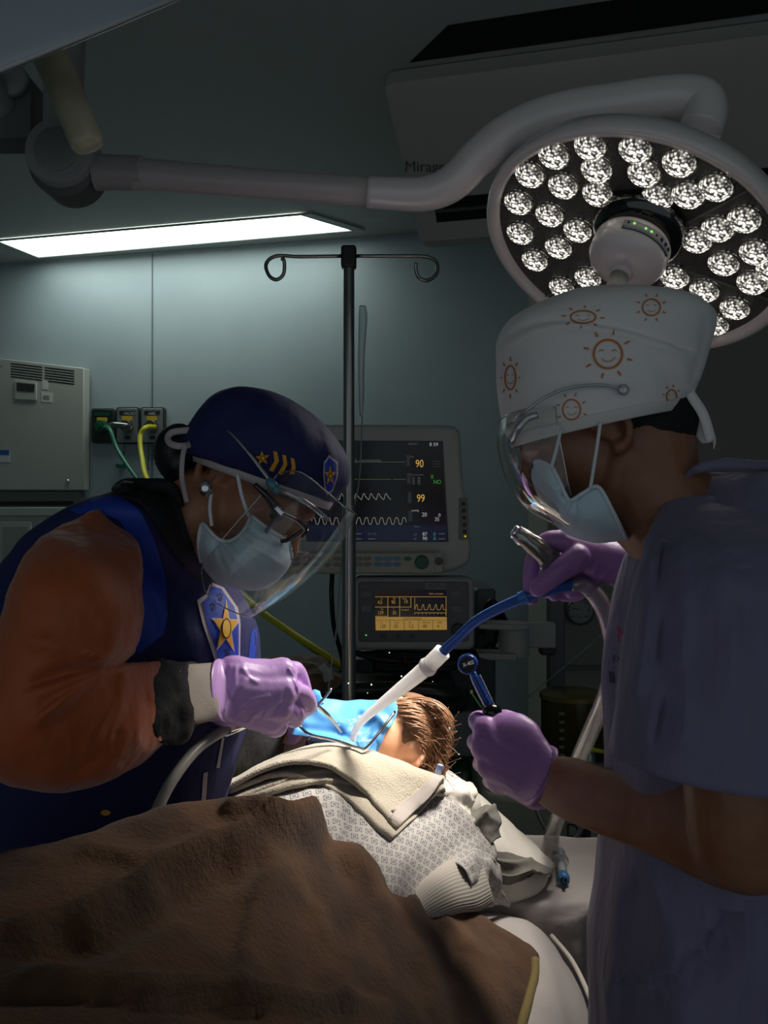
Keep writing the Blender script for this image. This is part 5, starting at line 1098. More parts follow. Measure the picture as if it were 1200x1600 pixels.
sh = [(514, 711), (528, 722), (528, 745), (520, 768), (511, 774), (507, 762), (505, 740), (506, 722), (510, 717)]
decal('cap_badge_border', [sh], tr, PALE, p1, .003, 4); c_ = (516, 742)
decal('cap_badge', [[(c_[0]+(x-c_[0])*.82, c_[1]+(y-c_[1])*.88) for x, y in sh]], tr, ROYAL, p1, .004, 3)
decal('cap_badge_star', [star(516, 743, 17, .42, 0, .55, 1)], tr, GOLD, p1, .005, 2)
decal('cap_badge_ring', [oval(516.5, 744, 3.3, 5, 12)], tr, INK, p1, .006, 2); decal('cap_badge_disc', [oval(516.5, 744, 2.2, 3.6, 12)], tr, GOLDL, p1, .007, 2)
# bow, hair, ear stud
hq = M().ell(P(281, 708, 1.10), (.030, .036, .036), n=28).ell(P(290, 725, 1.10), (.028, .04, .032), n=24)
hq.ell(TW(-.022, 0, .0), (.098*.94, .079*.94, .082*.94), RW_, 36)
hq = hq.fuse(.004, 4); hq.f = [f for f in hq.f if (lambda l: l.x < -.028 and l.z > -.066 or l.x < -.11)(RW_.inverted() @ (hq.v[f[0]]-wo))]
wear('hair', hq, HB, p1, solid=.003, off=0)
q = M(); random.seed(2)
for k in range(46):
    a = random.uniform(2.0, 4.6); s_ = P(280+20*math.cos(a), 712-26*math.sin(a)*.9, 1.08+random.uniform(-.02, .02)); d = Vector((math.cos(a), 0, math.sin(a)))
    e = s_+d*random.uniform(.006, .016)+Vector((random.uniform(-.01, .01), 0, random.uniform(-.01, .01))); q.tube([s_, (s_+e)/2+Vector((0, 0, random.uniform(-.006, .006))), e], .0003, 4, 4)
for k in range(14):
    s_ = TW(-.03+random.uniform(-.02, .03), -.07, random.uniform(-.02, .03)); q.tube([s_, s_+RW_ @ Vector((.0, -.006, -.03)), s_+RW_ @ Vector((.012+random.uniform(-.01, .01), -.002, -.055))], .0003, 4, 4)
wear('stray_hair', q, HB, p1)
def ribbon(q, pts, wd, Y0=None):
    c_ = spl([P(*p) for p in pts], 8); r = []
    for i, p in enumerate(c_):
        t_ = (c_[min(i+1, len(c_)-1)]-c_[max(0, i-1)]).normalized(); n_ = t_.cross(Vector((0, 1, 0))).normalized()
        r.append([p+n_*wd/2, p-n_*wd/2])
    v = [x for a in r for x in a]; q.add(v, [(2*i, 2*i+1, 2*i+3, 2*i+2) for i in range(len(r)-1)]); q.uv = [(0, 0)]*len(q.v); return q
q = ribbon(M(), [(303, 680, 1.05), (296, 694, 1.035), (280, 697, 1.03), (266, 693, 1.035), (262, 684, 1.045), (268, 676, 1.05), (284, 673, 1.05), (304, 672, 1.05)], .0075)
wear('cap_tie_bow', q, PALE, p1, solid=.0012)
wear('cap_tie_end', ribbon(M(), [(290, 692, 1.03), (285, 715, 1.02), (284, 745, 1.02), (288, 768, 1.03), (292, 785, 1.035)], .0055), PALE, p1, solid=.0012)
wear('ear_stud', M().ell(P(321, 763, 1.0), (.007, .006, .0095), n=20), CHROME, p1)
# mask with ear loops
mk = M().patch([
 [(393, 806, 1.018), (412, 822, 1.022), (436, 838, 1.05), (456, 852, 1.095), (440, 842, 1.14), (405, 815, 1.18)],
 [(378, 832, 1.008), (405, 846, 1.010), (436, 864, 1.035), (457, 874, 1.09), (440, 862, 1.15), (395, 835, 1.19)],
 [(358, 845, 1.006), (388, 868, 1.002), (424, 888, 1.03), (445, 896, 1.09), (425, 880, 1.15), (370, 850, 1.19)],
 [(342, 843, 1.006), (358, 876, 1.003), (390, 908, 1.035), (416, 920, 1.09), (390, 895, 1.15), (350, 850, 1.19)],
 [(328, 830, 1.012), (330, 868, 1.012), (350, 902, 1.04), (376, 921, 1.09), (355, 890, 1.15), (335, 840, 1.18)],
 [(314, 819, 1.028), (309, 850, 1.035), (316, 884, 1.06), (340, 912, 1.09), (335, 890, 1.13), (318, 830, 1.165)]], 8)
mk.noise(.0015, 30, 4)
for l_, h_ in ((((350, 848), (372, 875), (392, 905)), .003), (((362, 846), (390, 872), (420, 900)), -.003), (((375, 838), (405, 862), (438, 880)), .003), (((384, 825), (412, 842), (448, 862)), -.0025), (((338, 845), (345, 875), (358, 902)), -.003)): mk.fold(l_, 3, h_*1.4, (0, -1, 0), 1.09)
cover(mk, WT); wear('face_mask', mk, MASKM, p1, solid=.001)
wear('mask_edge', M().tube([P(393, 806, 1.016), P(380, 830, 1.006), P(360, 845, 1.003), P(342, 843, 1.003), P(328, 830, 1.009), P(316, 819, 1.024), P(310, 848, 1.032), P(314, 878, 1.056)], .0022, 6, 8), MASKE, p1)
wear('mask_nose_edge', M().tube([P(393, 806, 1.016), P(412, 821, 1.020), P(436, 837, 1.046), P(457, 852, 1.09)], .0022, 6, 8), MASKE, p1)
for pts in ([(330, 772, 1.005), (328, 795, 1.01), (331, 822, 1.01)], [(371, 742, 1.004), (378, 775, 1.002), (389, 808, 1.013)]): wear('ear_loop', M().tube([P(*p) for p in pts], .0021, 6, 8), MASKE, p1)
# glasses
gq = M().tube([P(398, 757, 1.0), P(412, 770, 1.0), P(424, 784, 1.005), P(436, 800, 1.012)], [.003, .0035, .005, .006], 5, 10)
gl_ = wear('glasses', gq, mat('glasses_black', '#0c0c0e', .15, coat=.6), p1)
obj('lens_rim', M().tube([P(438, 800, 1.012), P(422, 822, 1.018), P(414, 836, 1.028), P(420, 846, 1.04), P(446, 845, 1.055), P(468, 832, 1.06), P(474, 824, 1.055), P(462, 812, 1.035), P(438, 800, 1.012)], .0026, 5, 8), MC['glasses_black'], gl_)
obj('lens_rim', M().tube([P(450, 806, 1.14), P(436, 826, 1.14), P(432, 842, 1.13), P(450, 848, 1.115), P(474, 836, 1.105), P(478, 824, 1.115), P(450, 806, 1.14)], .0022, 5, 8), MC['glasses_black'], gl_)
obj('glasses_badge', M().box(P(436, 798, 1.003), (.006, .002, .012), Matrix.Rotation(-.75, 3, 'Y')), CHROME, gl_, smooth=False, bevel=.001)
# visor
vq = M().patch([
 [(436, 738, 1.012), (470, 738, .985), (510, 768, 1.00), (540, 793, 1.04), (556, 803, 1.10), (545, 797, 1.16)],
 [(404, 778, 1.005), (440, 790, .972), (482, 816, .985), (520, 842, 1.035), (534, 848, 1.10), (520, 835, 1.17)],
 [(372, 814, 1.003), (404, 838, .968), (448, 866, .98), (482, 888, 1.03), (496, 895, 1.10), (484, 880, 1.17)],
 [(340, 852, 1.005), (362, 884, .972), (402, 914, .985), (438, 930, 1.035), (450, 934, 1.10), (440, 920, 1.17)],
 [(314, 890, 1.012), (322, 926, .985), (352, 950, .995), (388, 964, 1.04), (402, 962, 1.10), (398, 950, 1.16)]], 8)
vs1 = wear('visor', vq, VIS, p1)
EDG = clear('visor_edge', (.9, .95, .95, 1), .3, .9, .1, .15)
def edge_tube(patchrow, r=.0013): return M().tube([P(*p) for p in patchrow], r, 6, 8)
for row in ([(436, 738, 1.012), (470, 738, .985), (510, 768, 1.00), (540, 793, 1.04), (556, 803, 1.10), (545, 797, 1.16)], [(314, 890, 1.012), (322, 926, .985), (352, 950, .995), (388, 964, 1.04), (402, 962, 1.10), (398, 950, 1.16)], [(436, 738, 1.012), (404, 778, 1.005), (372, 814, 1.003), (340, 852, 1.005), (314, 890, 1.012)], [(545, 797, 1.16), (520, 835, 1.17), (484, 880, 1.17), (440, 920, 1.17), (398, 950, 1.16)]):
    obj('visor_edge', edge_tube(row, .0008), EDG, vs1)
CLR = clear('frame_clear', (.85, .9, .92, 1), .2, .9, .06, .18)
wear('visor_temple', M().tube([P(347, 666, 1.015), P(366, 682, 1.0), P(392, 712, .995), P(415, 742, .993), P(430, 762, .995)], [.0022, .0028, .0032, .0035, .004], 7, 10, flat=.6), CLR, p1)
wear('visor_hinge', M().ell(P(425, 757, .992), (.006, .005, .009), Matrix.Rotation(-.6, 3, 'Y'), 18).ell(P(432, 765, .992), (.006, .005, .006), n=14), mat('hinge_teal', '#5c9aa8', .15, trans=.5), p1)
wear('visor_brow', M().tube([P(434, 764, .992), P(452, 772, .985), P(480, 786, .995), P(505, 806, 1.03), P(512, 812, 1.09)], .003, 6, 10), CLR, p1)
# ---- man at right ---------------------------------------------------------
p2 = thing('person', 'person in purple-grey scrubs with a white sun print cap holding suction and a blue instrument', 'person', (.62, 1.05, 0))
SCRUB = mat('purple_grey_scrubs', '#726d88', .8, bump=[(7, .55, .05, (1, 1, .45)), (22, .3, .012, (1, 1, .6)), (700, .2, .001, 1)], sheen=.15)
Ym = 1.02; A_ = math.radians(30); YAW = math.radians(-12); mo = P(939, 659, .955)+Vector((.015, .068, 0))
hm, TM, RM = headm(mo, Vector((-math.cos(A_)*math.cos(YAW), -math.cos(A_)*math.sin(YAW), -math.sin(A_))), Vector((-math.sin(A_), 0, math.cos(A_))), .90)
q = M().join(hm)
q.chain([TM(-.03, 0, -.035), P(1015, 770, Ym), P(1100, 850, Ym)], [.066, .063, .07], 20, 4)
q.chain([P(1130, 920, Ym), P(1200, 920, Ym)], [.09, .09], 24, 3)
q.chain([P(1140, 1000, 1.05), P(1130, 1350, 1.05), P(1120, 1700, 1.05)], [.11, .10, .12], 24, 3)
elb = P(1158, 1318, .865); wr = P(846, 1212, 1.135)
q.chain([P(1190, 905, .92), P(1165, 1080, .875), P(1148, 1220, .862), P(1158, 1318, .865)], [.058, .054, .048, .046], 20, 4)
q.sil([(1215, 1240, 1178, 1396, .865, .040), (1140, 1204, 1110, 1382, .88, .043), (1050, 1206, 1010, 1332, .945, .041), (960, 1202, 918, 1296, 1.02, .036), (900, 1184, 862, 1270, 1.08, .031), (854, 1180, 824, 1241, 1.13, .023), (835, 1180, 806, 1230, 1.16, .020)], 5, 32)
q.ell(P(1168, 1318, .868), (.050, .045, .048), n=24)
q.chain([P(1170, 900, 1.16), P(1090, 1000, 1.26), P(1040, 940, 1.26), P(965, 885, 1.22), P(940, 880, 1.215)], [.055, .045, .036, .027, .026], 16, 4)
for k in (-1, 1): q.chain([Vector((.40, 1.05+.09*k, .80)), Vector((.42, 1.06+.09*k, .45)), Vector((.44, 1.07+.09*k, .1))], [.08, .055, .04], 14, 4)
MBM = q.fuse(.0034, 4); obj('body', MBM, SK2, p2); MT = bvh(MBM)
for k in (-1, 1): obj('eye', M().ell(TM(.083, k*.031, .001), .0133*.94, n=16), mat('eye_dark', '#2a1d18', .2), p2)
obj('eyebrow', M().tube([TM(.096, .012, .020), TM(.095, .030, .026), TM(.080, .050, .020)], [.002, .004, .001], 4, 8), HB, p2)
obj('eyelash', M().tube([TM(.0975, .020, -.002), TM(.098, .030, .001), TM(.092, .042, -.002)], [.0012, .0022, .0012], 4, 8), HB, p2)
st = M().sil([(930, 1760, 1330, 1760, 1.04, .155), (928, 1600, 1330, 1600, 1.04, .16), (926, 1500, 1330, 1500, 1.04, .16), (940, 1410, 1330, 1410, 1.04, .16), (948, 1300, 1330, 1300, 1.04, .155), (950, 1180, 1335, 1180, 1.035, .155), (952, 1060, 1340, 1060, 1.03, .16), (966, 960, 1350, 960, 1.03, .165), (984, 885, 1360, 885, 1.03, .17), (1002, 836, 1360, 850, 1.03, .17), (1030, 795, 1330, 800, 1.03, .15), (1064, 757, 1290, 762, 1.03, .115), (1085, 738, 1270, 742, 1.03, .085)], 8, 72, e=.85)
st.noise(.009, (9, 9, 4), 14, 3)
def tf(l, w_, h): st.fold(l, w_, h*1.7, (0, -1, 0), 1.06)
tf([(1140, 1400), (1090, 1470), (1030, 1510), (960, 1520)], 13, .016); tf([(1150, 1400), (1110, 1490), (1040, 1540)], 12, -.012); tf([(1010, 1370), (1030, 1420), (1035, 1480)], 12, .012); tf([(950, 1420), (945, 1500), (935, 1600)], 8, .006)
tf([(1000, 1380), (985, 1450), (975, 1600)], 10, -.010); tf([(1158, 1400), (1162, 1500), (1160, 1600)], 7, .010)
tf([(985, 880), (975, 980), (968, 1100)], 10, -.012); tf([(1185, 1420), (1190, 1500), (1175, 1600)], 9, -.010); tf([(1060, 1440), (1050, 1520), (1060, 1600)], 10, .009)
wear('scrub_top', st, SCRUB, p2)
wear('trousers', M().sil([(945, 2350, 1180, 2350, 1.07, .13), (930, 2000, 1240, 2000, 1.06, .15), (932, 1700, 1325, 1700, 1.045, .152)], 5, 40), SCRUB, p2)
for k in (-1, 1): wear('shoe', M().ell((.38, 1.07+.09*k, .045), (.13, .045, .045), n=24), BLC, p2)
tr = bvh(st)
decal('pocket_seam', [[(951, 1048), (960, 1052), (961, 1068), (952, 1066)]], tr, mat('pocket_dark', '#3c3a4e', .8), p2, .0015, 4)
for nm, s_, x, y, h_, c_, w_ in (('letter_print', 'M', 963, 1003, 26, '#a32d55', .62), ('name_print', 'EXCR M', 957, 1034, 10, '#23212c', .8)):
    tq = textm(s_, x, y, .85, h_, ww=w_)
    for i, p in enumerate(tq.v):
        d = (p-Vector((0, 0, CZ))).normalized(); h = tr.ray_cast(Vector((0, 0, CZ)), d); 
        if h[0] is not None: tq.v[i] = h[0]-d*.002
    tq.uv = [(0, 0)]*len(tq.v); obj(nm, tq, mat(nm, c_, .7), p2)
nb = M().tube([P(1066, 752, .975), P(1085, 735, .955), P(1120, 726, .95), P(1170, 727, .96), P(1230, 730, 1.0)], [.002, .004, .006, .006, .005], 7, 12); nb.noise(.0012, 90)
wear('neck_band', nb, SCRUB, p2)
sq = M().sil([(1040, 775, 1290, 770, .97, .03), (1018, 818, 1330, 812, .92, .078), (1000, 865, 1345, 870, .885, .098), (988, 930, 1345, 940, .865, .105), (976, 1010, 1345, 1030, .855, .108), (966, 1090, 1340, 1120, .85, .108), (953, 1176, 1330, 1216, .85, .106)], 9, 64)
nvs = len(sq.v); sq.f = [f for f in sq.f if (nvs-1) not in f]       # open at the hem
sq.noise(.008, (10, 10, 4), 21, 3)
def sf(l, w_, h): sq.fold(l, w_, h*1.6, (0, -1, 0), 1)
sf([(1045, 850), (1040, 950), (1045, 1060), (1042, 1165)], 7, -.014); sf([(1060, 850), (1058, 960), (1062, 1060), (1060, 1160)], 8, .007); sf([(1000, 850), (1045, 830), (1120, 850), (1180, 910)], 4, -.005)
sf([(1010, 870), (1000, 980), (990, 1080)], 9, .009); sf([(1120, 900), (1140, 1000), (1120, 1100)], 18, .006); sf([(1170, 950), (1200, 1050), (1190, 1150)], 14, -.006)
wear('sleeve', sq, SCRUB, p2, solid=.003)
# cap
CAPM = mat('white_cap_cloth', '#e6e1dd', .8, bump=[(12, .3, .012, 1), (600, .15, .001, 1)]); ORG = mat('orange_print', '#c9722c', .7)
cm = M().sil([(800, 690, 1062, 634, 1.02, .094), (788, 668, 1076, 620, 1.02, .098), (780, 620, 1090, 590, 1.02, .104), (777, 570, 1102, 552, 1.02, .106), (777, 532, 1112, 512, 1.02, .105), (792, 502, 1108, 492, 1.02, .098), (830, 478, 1085, 476, 1.02, .084), (870, 464, 1045, 465, 1.02, .062), (905, 457, 1000, 459, 1.02, .035), (935, 455, 968, 456, 1.02, .008)], 9, 80)
cm.noise(.003, 9, 31, 3)
def cf(l, w_, h): cm.fold(l, w_, h, (0, -1, 0), 1.02)
cf([(780, 533), (830, 506), (890, 497), (960, 508), (1010, 520), (1080, 545)], 5, -.005); cf([(785, 545), (830, 520), (890, 510), (960, 520), (1010, 533), (1078, 560)], 6, .004); cf([(1020, 560), (1045, 590), (1062, 625)], 6, -.004); cf([(1040, 540), (1070, 580), (1080, 610)], 6, .004); cf([(1105, 500), (1095, 550), (1080, 600)], 5, -.004)
wear('cap', cm, CAPM, p2)
wear('cap_band', M().sil([(800, 700, 1058, 644, 1.02, .0935), (797, 690, 1062, 634, 1.02, .0965), (795, 682, 1066, 626, 1.02, .0965)], 4, 80, caps=False), mat('cap_band_cloth', '#d8d2ce', .8), p2, solid=.002)
tr = bvh(cm)
def ringpoly(cx, cy, rx, ry, w_):
    out = []; n = 22; o_ = [(cx+rx*math.cos(2*math.pi*k/n), cy+ry*math.sin(2*math.pi*k/n)) for k in range(n)]; i_ = [(cx+(rx-w_)*math.cos(2*math.pi*k/n), cy+(ry-w_)*math.sin(2*math.pi*k/n)) for k in range(n)]
    return [[o_[k], o_[(k+1) % n], i_[(k+1) % n], i_[k]] for k in range(n)]
def lseg(x0, y0, x1, y1, w_):
    d = Vector((x1-x0, y1-y0)); n = Vector((-d.y, d.x)).normalized()*w_/2; return [(x0+n.x, y0+n.y), (x1+n.x*.5, y1+n.y*.5), (x1-n.x*.5, y1-n.y*.5), (x0-n.x, y0-n.y)]
def sun(cx, cy, rx, ry, w_=3, rays=8, rot=0):
    p = ringpoly(cx, cy, rx, ry, w_)
    for k in range(rays):
        a = 2*math.pi*k/rays+rot; p.append(lseg(cx+rx*1.3*math.cos(a), cy+ry*1.3*math.sin(a), cx+rx*1.65*math.cos(a), cy+ry*1.65*math.sin(a), w_*1.1))
    for k in range(6):
        a = math.radians(25+k*20); b_ = math.radians(25+(k+1)*20); p.append(lseg(cx+rx*.5*math.cos(a), cy+ry*.5*math.sin(a), cx+rx*.5*math.cos(b_), cy+ry*.5*math.sin(b_), w_*.5))
    for s_ in (-1, 1):
        for k in range(3):
            a = math.radians(200+k*46); b_ = math.radians(200+(k+1)*46); ex = cx+s_*rx*.42; ey = cy-ry*.12
            p.append(lseg(ex+rx*.16*math.cos(a), ey+ry*.16*math.sin(a), ex+rx*.16*math.cos(b_), ey+ry*.16*math.sin(b_), w_*.5))
    return p
for cx, cy, rx, ry, w_, ro in ((950, 553, 24, 24, 3.2, .25), (797, 590, 9.5, 20, 2.4, 0), (893, 640, 15, 17, 2.2, .3), (1018, 480, 15, 14, 2.2, .4), (911, 495, 21, 11, 2.4, .1), (1050, 620, 9, 12, 2, .2)):
    decal('sun_print', [[(x, y) for x, y in pl] for pl in sun(cx, cy, rx, ry, w_, 8, ro)], tr, ORG, p2, .0018, 6)
tie = M().patch([[(1066, 630, 1.0), (1078, 622, .99), (1086, 628, .99)], [(1072, 655, .995), (1090, 648, .985), (1102, 655, .985)], [(1085, 680, .99), (1102, 668, .98), (1118, 684, .98)], [(1098, 694, .99), (1112, 692, .985), (1115, 702, .985)]], 6).noise(.004, 40, 2)
wear('cap_tie', tie, CAPM, p2, solid=.0015)
wear('cap_knot', M().ell(P(1066, 592, .985), (.013, .012, .022), n=20).ell(P(1078, 575, .985), (.010, .01, .024), n=18).noise(.003, 60), CAPM, p2)
wear('cap_tie_end', ribbon(M(), [(1068, 600, .97), (1085, 625, .965), (1100, 650, .968), (1112, 690, .975)], .011), CAPM, p2, solid=.001)
hq = M().ell(TM(-.014, 0, .028), (.1*.94, .0785*.94, .092*.94), RM, 44).ell(TM(-.05, 0, -.02), (.066*.94, .066*.94, .06*.94), RM, 32)
hq = hq.fuse(.004, 4); keep = []
for f in hq.f:
    l = (RM.inverted() @ (hq.v[f[0]]-mo))/.94
    if l.x < -.030 and l.z > -.072-.35*(l.x+.03)-.03: keep.append(f)
hq.f = keep; wear('hair', hq, mat('black_short_hair', '#0a0807', .8, bump=(250, .6, .002, 1)), p2, solid=.002, off=0)
mk = M().patch([
 [(864, 732, .945), (852, 724, .955), (840, 721, .985), (833, 724, 1.02), (838, 722, 1.06), (860, 730, 1.09)],
 [(874, 752, .938), (858, 752, .945), (842, 752, .975), (834, 755, 1.02), (842, 754, 1.07), (868, 750, 1.10)],
 [(884, 774, .935), (874, 786, .938), (862, 794, .97), (856, 800, 1.02), (865, 792, 1.07), (880, 775, 1.10)],
 [(892, 782, .935), (893, 806, .935), (888, 822, .97), (884, 832, 1.02), (890, 820, 1.07), (895, 785, 1.10)],
 [(912, 770, .935), (922, 806, .935), (926, 835, .965), (926, 846, 1.02), (925, 830, 1.07), (915, 775, 1.10)],
 [(935, 761, .938), (958, 800, .940), (974, 832, .965), (980, 842, 1.02), (970, 825, 1.06), (940, 770, 1.09)]], 8)
mk.noise(.0015, 30, 9)
for l_, h_ in ((((890, 782), (880, 805), (865, 815)), .003), (((905, 776), (905, 810), (900, 835)), -.003), (((884, 770), (870, 780), (850, 785)), -.0025), (((878, 758), (862, 765), (842, 768)), .0025)): mk.fold(l_, 3, h_*1.4, (0, -1, 0), 1.02)
cover(mk, MT); wear('face_mask', mk, MASKM, p2, solid=.001)
wear('mask_edge', M().tube([P(864, 732, .943), P(874, 752, .936), P(884, 774, .933), P(892, 782, .932), P(912, 770, .932), P(935, 761, .935), P(958, 800, .937), P(974, 832, .962), P(980, 842, 1.0)], .0022, 6, 8), MASKE, p2)
wear('mask_nose_edge', M().tube([P(864, 732, .943), P(852, 724, .952), P(840, 720, .983), P(833, 723, 1.02)], .0022, 6, 8), MASKE, p2)
for pts in ([(938, 660, .925), (934, 690, .922), (928, 728, .926), (922, 765, .932)], [(876, 672, .935), (870, 700, .936), (861, 732, .942)]): wear('ear_loop', M().tube([P(*p) for p in pts], .0019, 6, 8), MASKE, p2)
vrows = [
 [(868, 636, .935), (820, 640, .94), (790, 650, .97), (779, 662, 1.02), (790, 655, 1.08), (830, 645, 1.12)],
 [(872, 672, .93), (815, 682, .935), (786, 690, .965), (777, 700, 1.02), (788, 695, 1.09), (830, 690, 1.13)],
 [(880, 715, .93), (830, 730, .935), (800, 742, .965), (790, 750, 1.02), (800, 742, 1.09), (840, 730, 1.13)],
 [(890, 765, .935), (858, 780, .94), (830, 789, .97), (820, 793, 1.02), (830, 786, 1.08), (862, 775, 1.11)],
 [(904, 812, .95), (892, 820, .955), (875, 822, .98), (862, 818, 1.02), (872, 816, 1.06), (892, 812, 1.08)]]
vs2 = wear('visor', M().patch(vrows, 9), VIS, p2)
for row in (vrows[0], vrows[4], [r[0] for r in vrows]): obj('visor_edge', edge_tube(row, .0008), EDG, vs2)
wear('visor_temple', M().tube([P(975, 609, .912), P(940, 602, .915), (P(890, 606, .92)), P(850, 622, .925), P(815, 648, .935), P(795, 664, .97)], [.0028, .003, .003, .003, .0035, .003], 7, 10, flat=.6), CLR, p2)
wear('visor_brow', M().tube([P(800, 688, .95), P(808, 672, .93), P(822, 655, .93), P(840, 648, .93)], .004, 6, 10), CLR, p2)
wear('visor_knob', M().ell(P(974, 609, .912), (.006, .003, .006), n=14), CLR, p2)
# near fist
kn = [g(762, 1142, 1.195), g(760, 1168, 1.185), g(768, 1194, 1.18), g(782, 1216, 1.185)]
fi = [[kn[0], g(744, 1128, 1.215), g(752, 1122, 1.245), g(775, 1132, 1.255)],
      [kn[1], g(743, 1160, 1.205), g(750, 1158, 1.24), g(780, 1160, 1.25)],
      [kn[2], g(751, 1193, 1.20), g(760, 1192, 1.235), g(786, 1188, 1.245)],
      [kn[3], g(766, 1220, 1.205), g(776, 1219, 1.235), g(798, 1210, 1.24)]]
th = [g(830, 1165, 1.185), g(812, 1135, 1.205), g(790, 1122, 1.22), g(772, 1124, 1.225)]
q = hand(g(832, 1208, 1.155), None, kn, fi, th, .030, [.0120, .0120, .0118, .0112])
q.sil([(864, 1170, 822, 1252, 1.130, .037), (850, 1150, 806, 1246, 1.15, .034), (836, 1128, 788, 1234, 1.165, .032), (812, 1114, 768, 1216, 1.18, .031), (785, 1114, 754, 1190, 1.19, .026), (760, 1122, 745, 1165, 1.20, .016)], 6, 36)
q = q.fuse(.0024, 5); q.noise(.0006, 40, 2)
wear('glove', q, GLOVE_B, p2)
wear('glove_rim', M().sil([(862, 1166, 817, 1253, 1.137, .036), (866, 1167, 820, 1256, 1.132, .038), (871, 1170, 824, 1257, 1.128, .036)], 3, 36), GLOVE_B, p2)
# far hand holding wrapped handpiece and suction
q = M()
q.sil([(976, 849, 977, 914, 1.21, .034), (940, 840, 945, 911, 1.21, .034), (905, 832, 918, 902, 1.20, .032), (882, 829, 896, 882, 1.195, .028), (866, 832, 876, 862, 1.195, .018)], 5, 32)
F1 = [g(882, 845, 1.19), g(852, 848, 1.195), g(832, 880, 1.20), g(829, 915, 1.205), g(830, 936, 1.21)]
q.chain(F1, [.0155, .0135, .0115, .0105, .0095], 14, 4)
q.chain([g(902, 872, 1.17), g(880, 888, 1.165), g(858, 905, 1.17), g(840, 920, 1.18)], [.018, .0155, .0135, .0120], 14, 4)
for x0, y0, x1, y1, x2, y2, Y0 in ((905, 860, 872, 885, 850, 925, 1.225), (915, 880, 885, 915, 866, 930, 1.215), (925, 890, 905, 925, 880, 930, 1.225)):
    q.chain([g(x0, y0, Y0), g(x1, y1, Y0+.012), g(x2, y2, Y0+.002)], [.013, .0115, .0095], 12, 4)
q.chain([g(930, 893, 1.215), g(918, 920, 1.21), g(892, 926, 1.205)], [.0125, .011, .009], 12, 4)
q = q.fuse(.0024, 5)
for l_ in (((895, 905), (905, 885), (912, 872)), ((905, 908), (915, 890), (925, 876)), ((918, 910), (928, 895), (936, 882)), ((935, 911), (945, 900), (955, 888)), ((950, 912), (960, 902), (968, 892)), ((966, 912), (970, 895), (974, 880))): q.fold(l_, 2.2, .0016, (0, -1, 0), 1.21)
wear('far_glove', q, GLOVE_B, p2)
# ---------------------------------------------------------------- tools in the hands
SIL = mat('foil_wrapped_steel', '#8b877f', .18, .75, bump=(60, .5, .006, 1), coat=.5)
hp = M().tube([P(808, 834, 1.175), P(822, 843, 1.175), P(845, 862, 1.178), P(862, 880, 1.185), P(885, 900, 1.20)], [.0085, .0105, .0125, .0145, .012], 6, 20)
t = thing('wrapped_handpiece', 'silver handpiece in clear plastic wrap in the raised purple glove', 'dental tool', P(830, 870, 1.18))
obj('handpiece', hp, SIL, t)
obj('end_ring', M().lathe(P(808, 834, 1.175), P(800, 829, 1.175)-P(808, 834, 1.175), [(.0095, 0), (.0095, .007), (.006, .008), (0, .006)], 20), CHROME, t)
obj('plastic_wrap', M().tube([P(806, 832, 1.175), P(822, 843, 1.175), P(845, 862, 1.178), P(862, 880, 1.185)], [.0105, .0125, .0145, .0165], 6, 18).noise(.002, 90, 1), clear('wrap_film', (.93, .93, .93, 1), .15, .8, .08, .06), t)
t = thing('suction_wand', 'blue suction wand with long white tip reaching from raised glove into the dental sheet', 'suction tube', P(690, 1020, 1.28))
obj('blue_shaft', M().tube([P(688, 1022, 1.285), P(712, 1000, 1.27), P(742, 972, 1.25), P(775, 953, 1.23), P(822, 933, 1.205), P(870, 918, 1.195), P(894, 913, 1.20)], [.0075, .0072, .0072, .0074, .0078, .008, .009], 8, 20), mat('blue_plastic', '#1e5aa6', .3, coat=.3), t)
obj('collar', M().tube([P(813, 936, 1.208), P(826, 931, 1.203)], .0096, 3, 20), mat('blue_collar', '#3a76c0', .3), t, sharp=.6)
obj('white_tip', M().tube([P(692, 1018, 1.283), P(668, 1042, 1.295), P(663, 1046, 1.297), P(640, 1065, 1.305), P(600, 1097, 1.32), P(570, 1122, 1.33), P(556, 1140, 1.335), P(551, 1156, 1.335)], [.0125, .0122, .0118, .0105, .0082, .0062, .0055, .005], 7, 24), mat('white_tip', '#f2ece0', .35, sub=1), t)
obj('tip_ring', M().tube([P(672, 1038, 1.292), P(668, 1042, 1.294), P(664, 1045, 1.296)], [.013, .0145, .013], 3, 24), mat('white_tip', '#f2ece0', .35, sub=1), t)
HOSE = clear('clear_hose', (.86, .85, .85, 1), .10, .75, .12, .22)
o = obj('suction_hose', M().tube([P(893, 913, 1.20), P(915, 916, 1.20), P(940, 945, 1.21), P(955, 990, 1.22), P(957, 1040, 1.24), P(945, 1092, 1.28), P(920, 1150, 1.36), P(895, 1210, 1.45), P(875, 1270, 1.55), P(860, 1310, 1.68), P(852, 1340, 1.74), P(846, 1420, 1.8), P(840, 1700, 1.85)], [.010, .0115, .0125, .0125, .0125, .0125, .0125, .013, .0135, .014, .014, .014, .014], 8, 22), HOSE); one(o, 'clear hose curving down from the raised glove past the purple scrubs', 'hose')
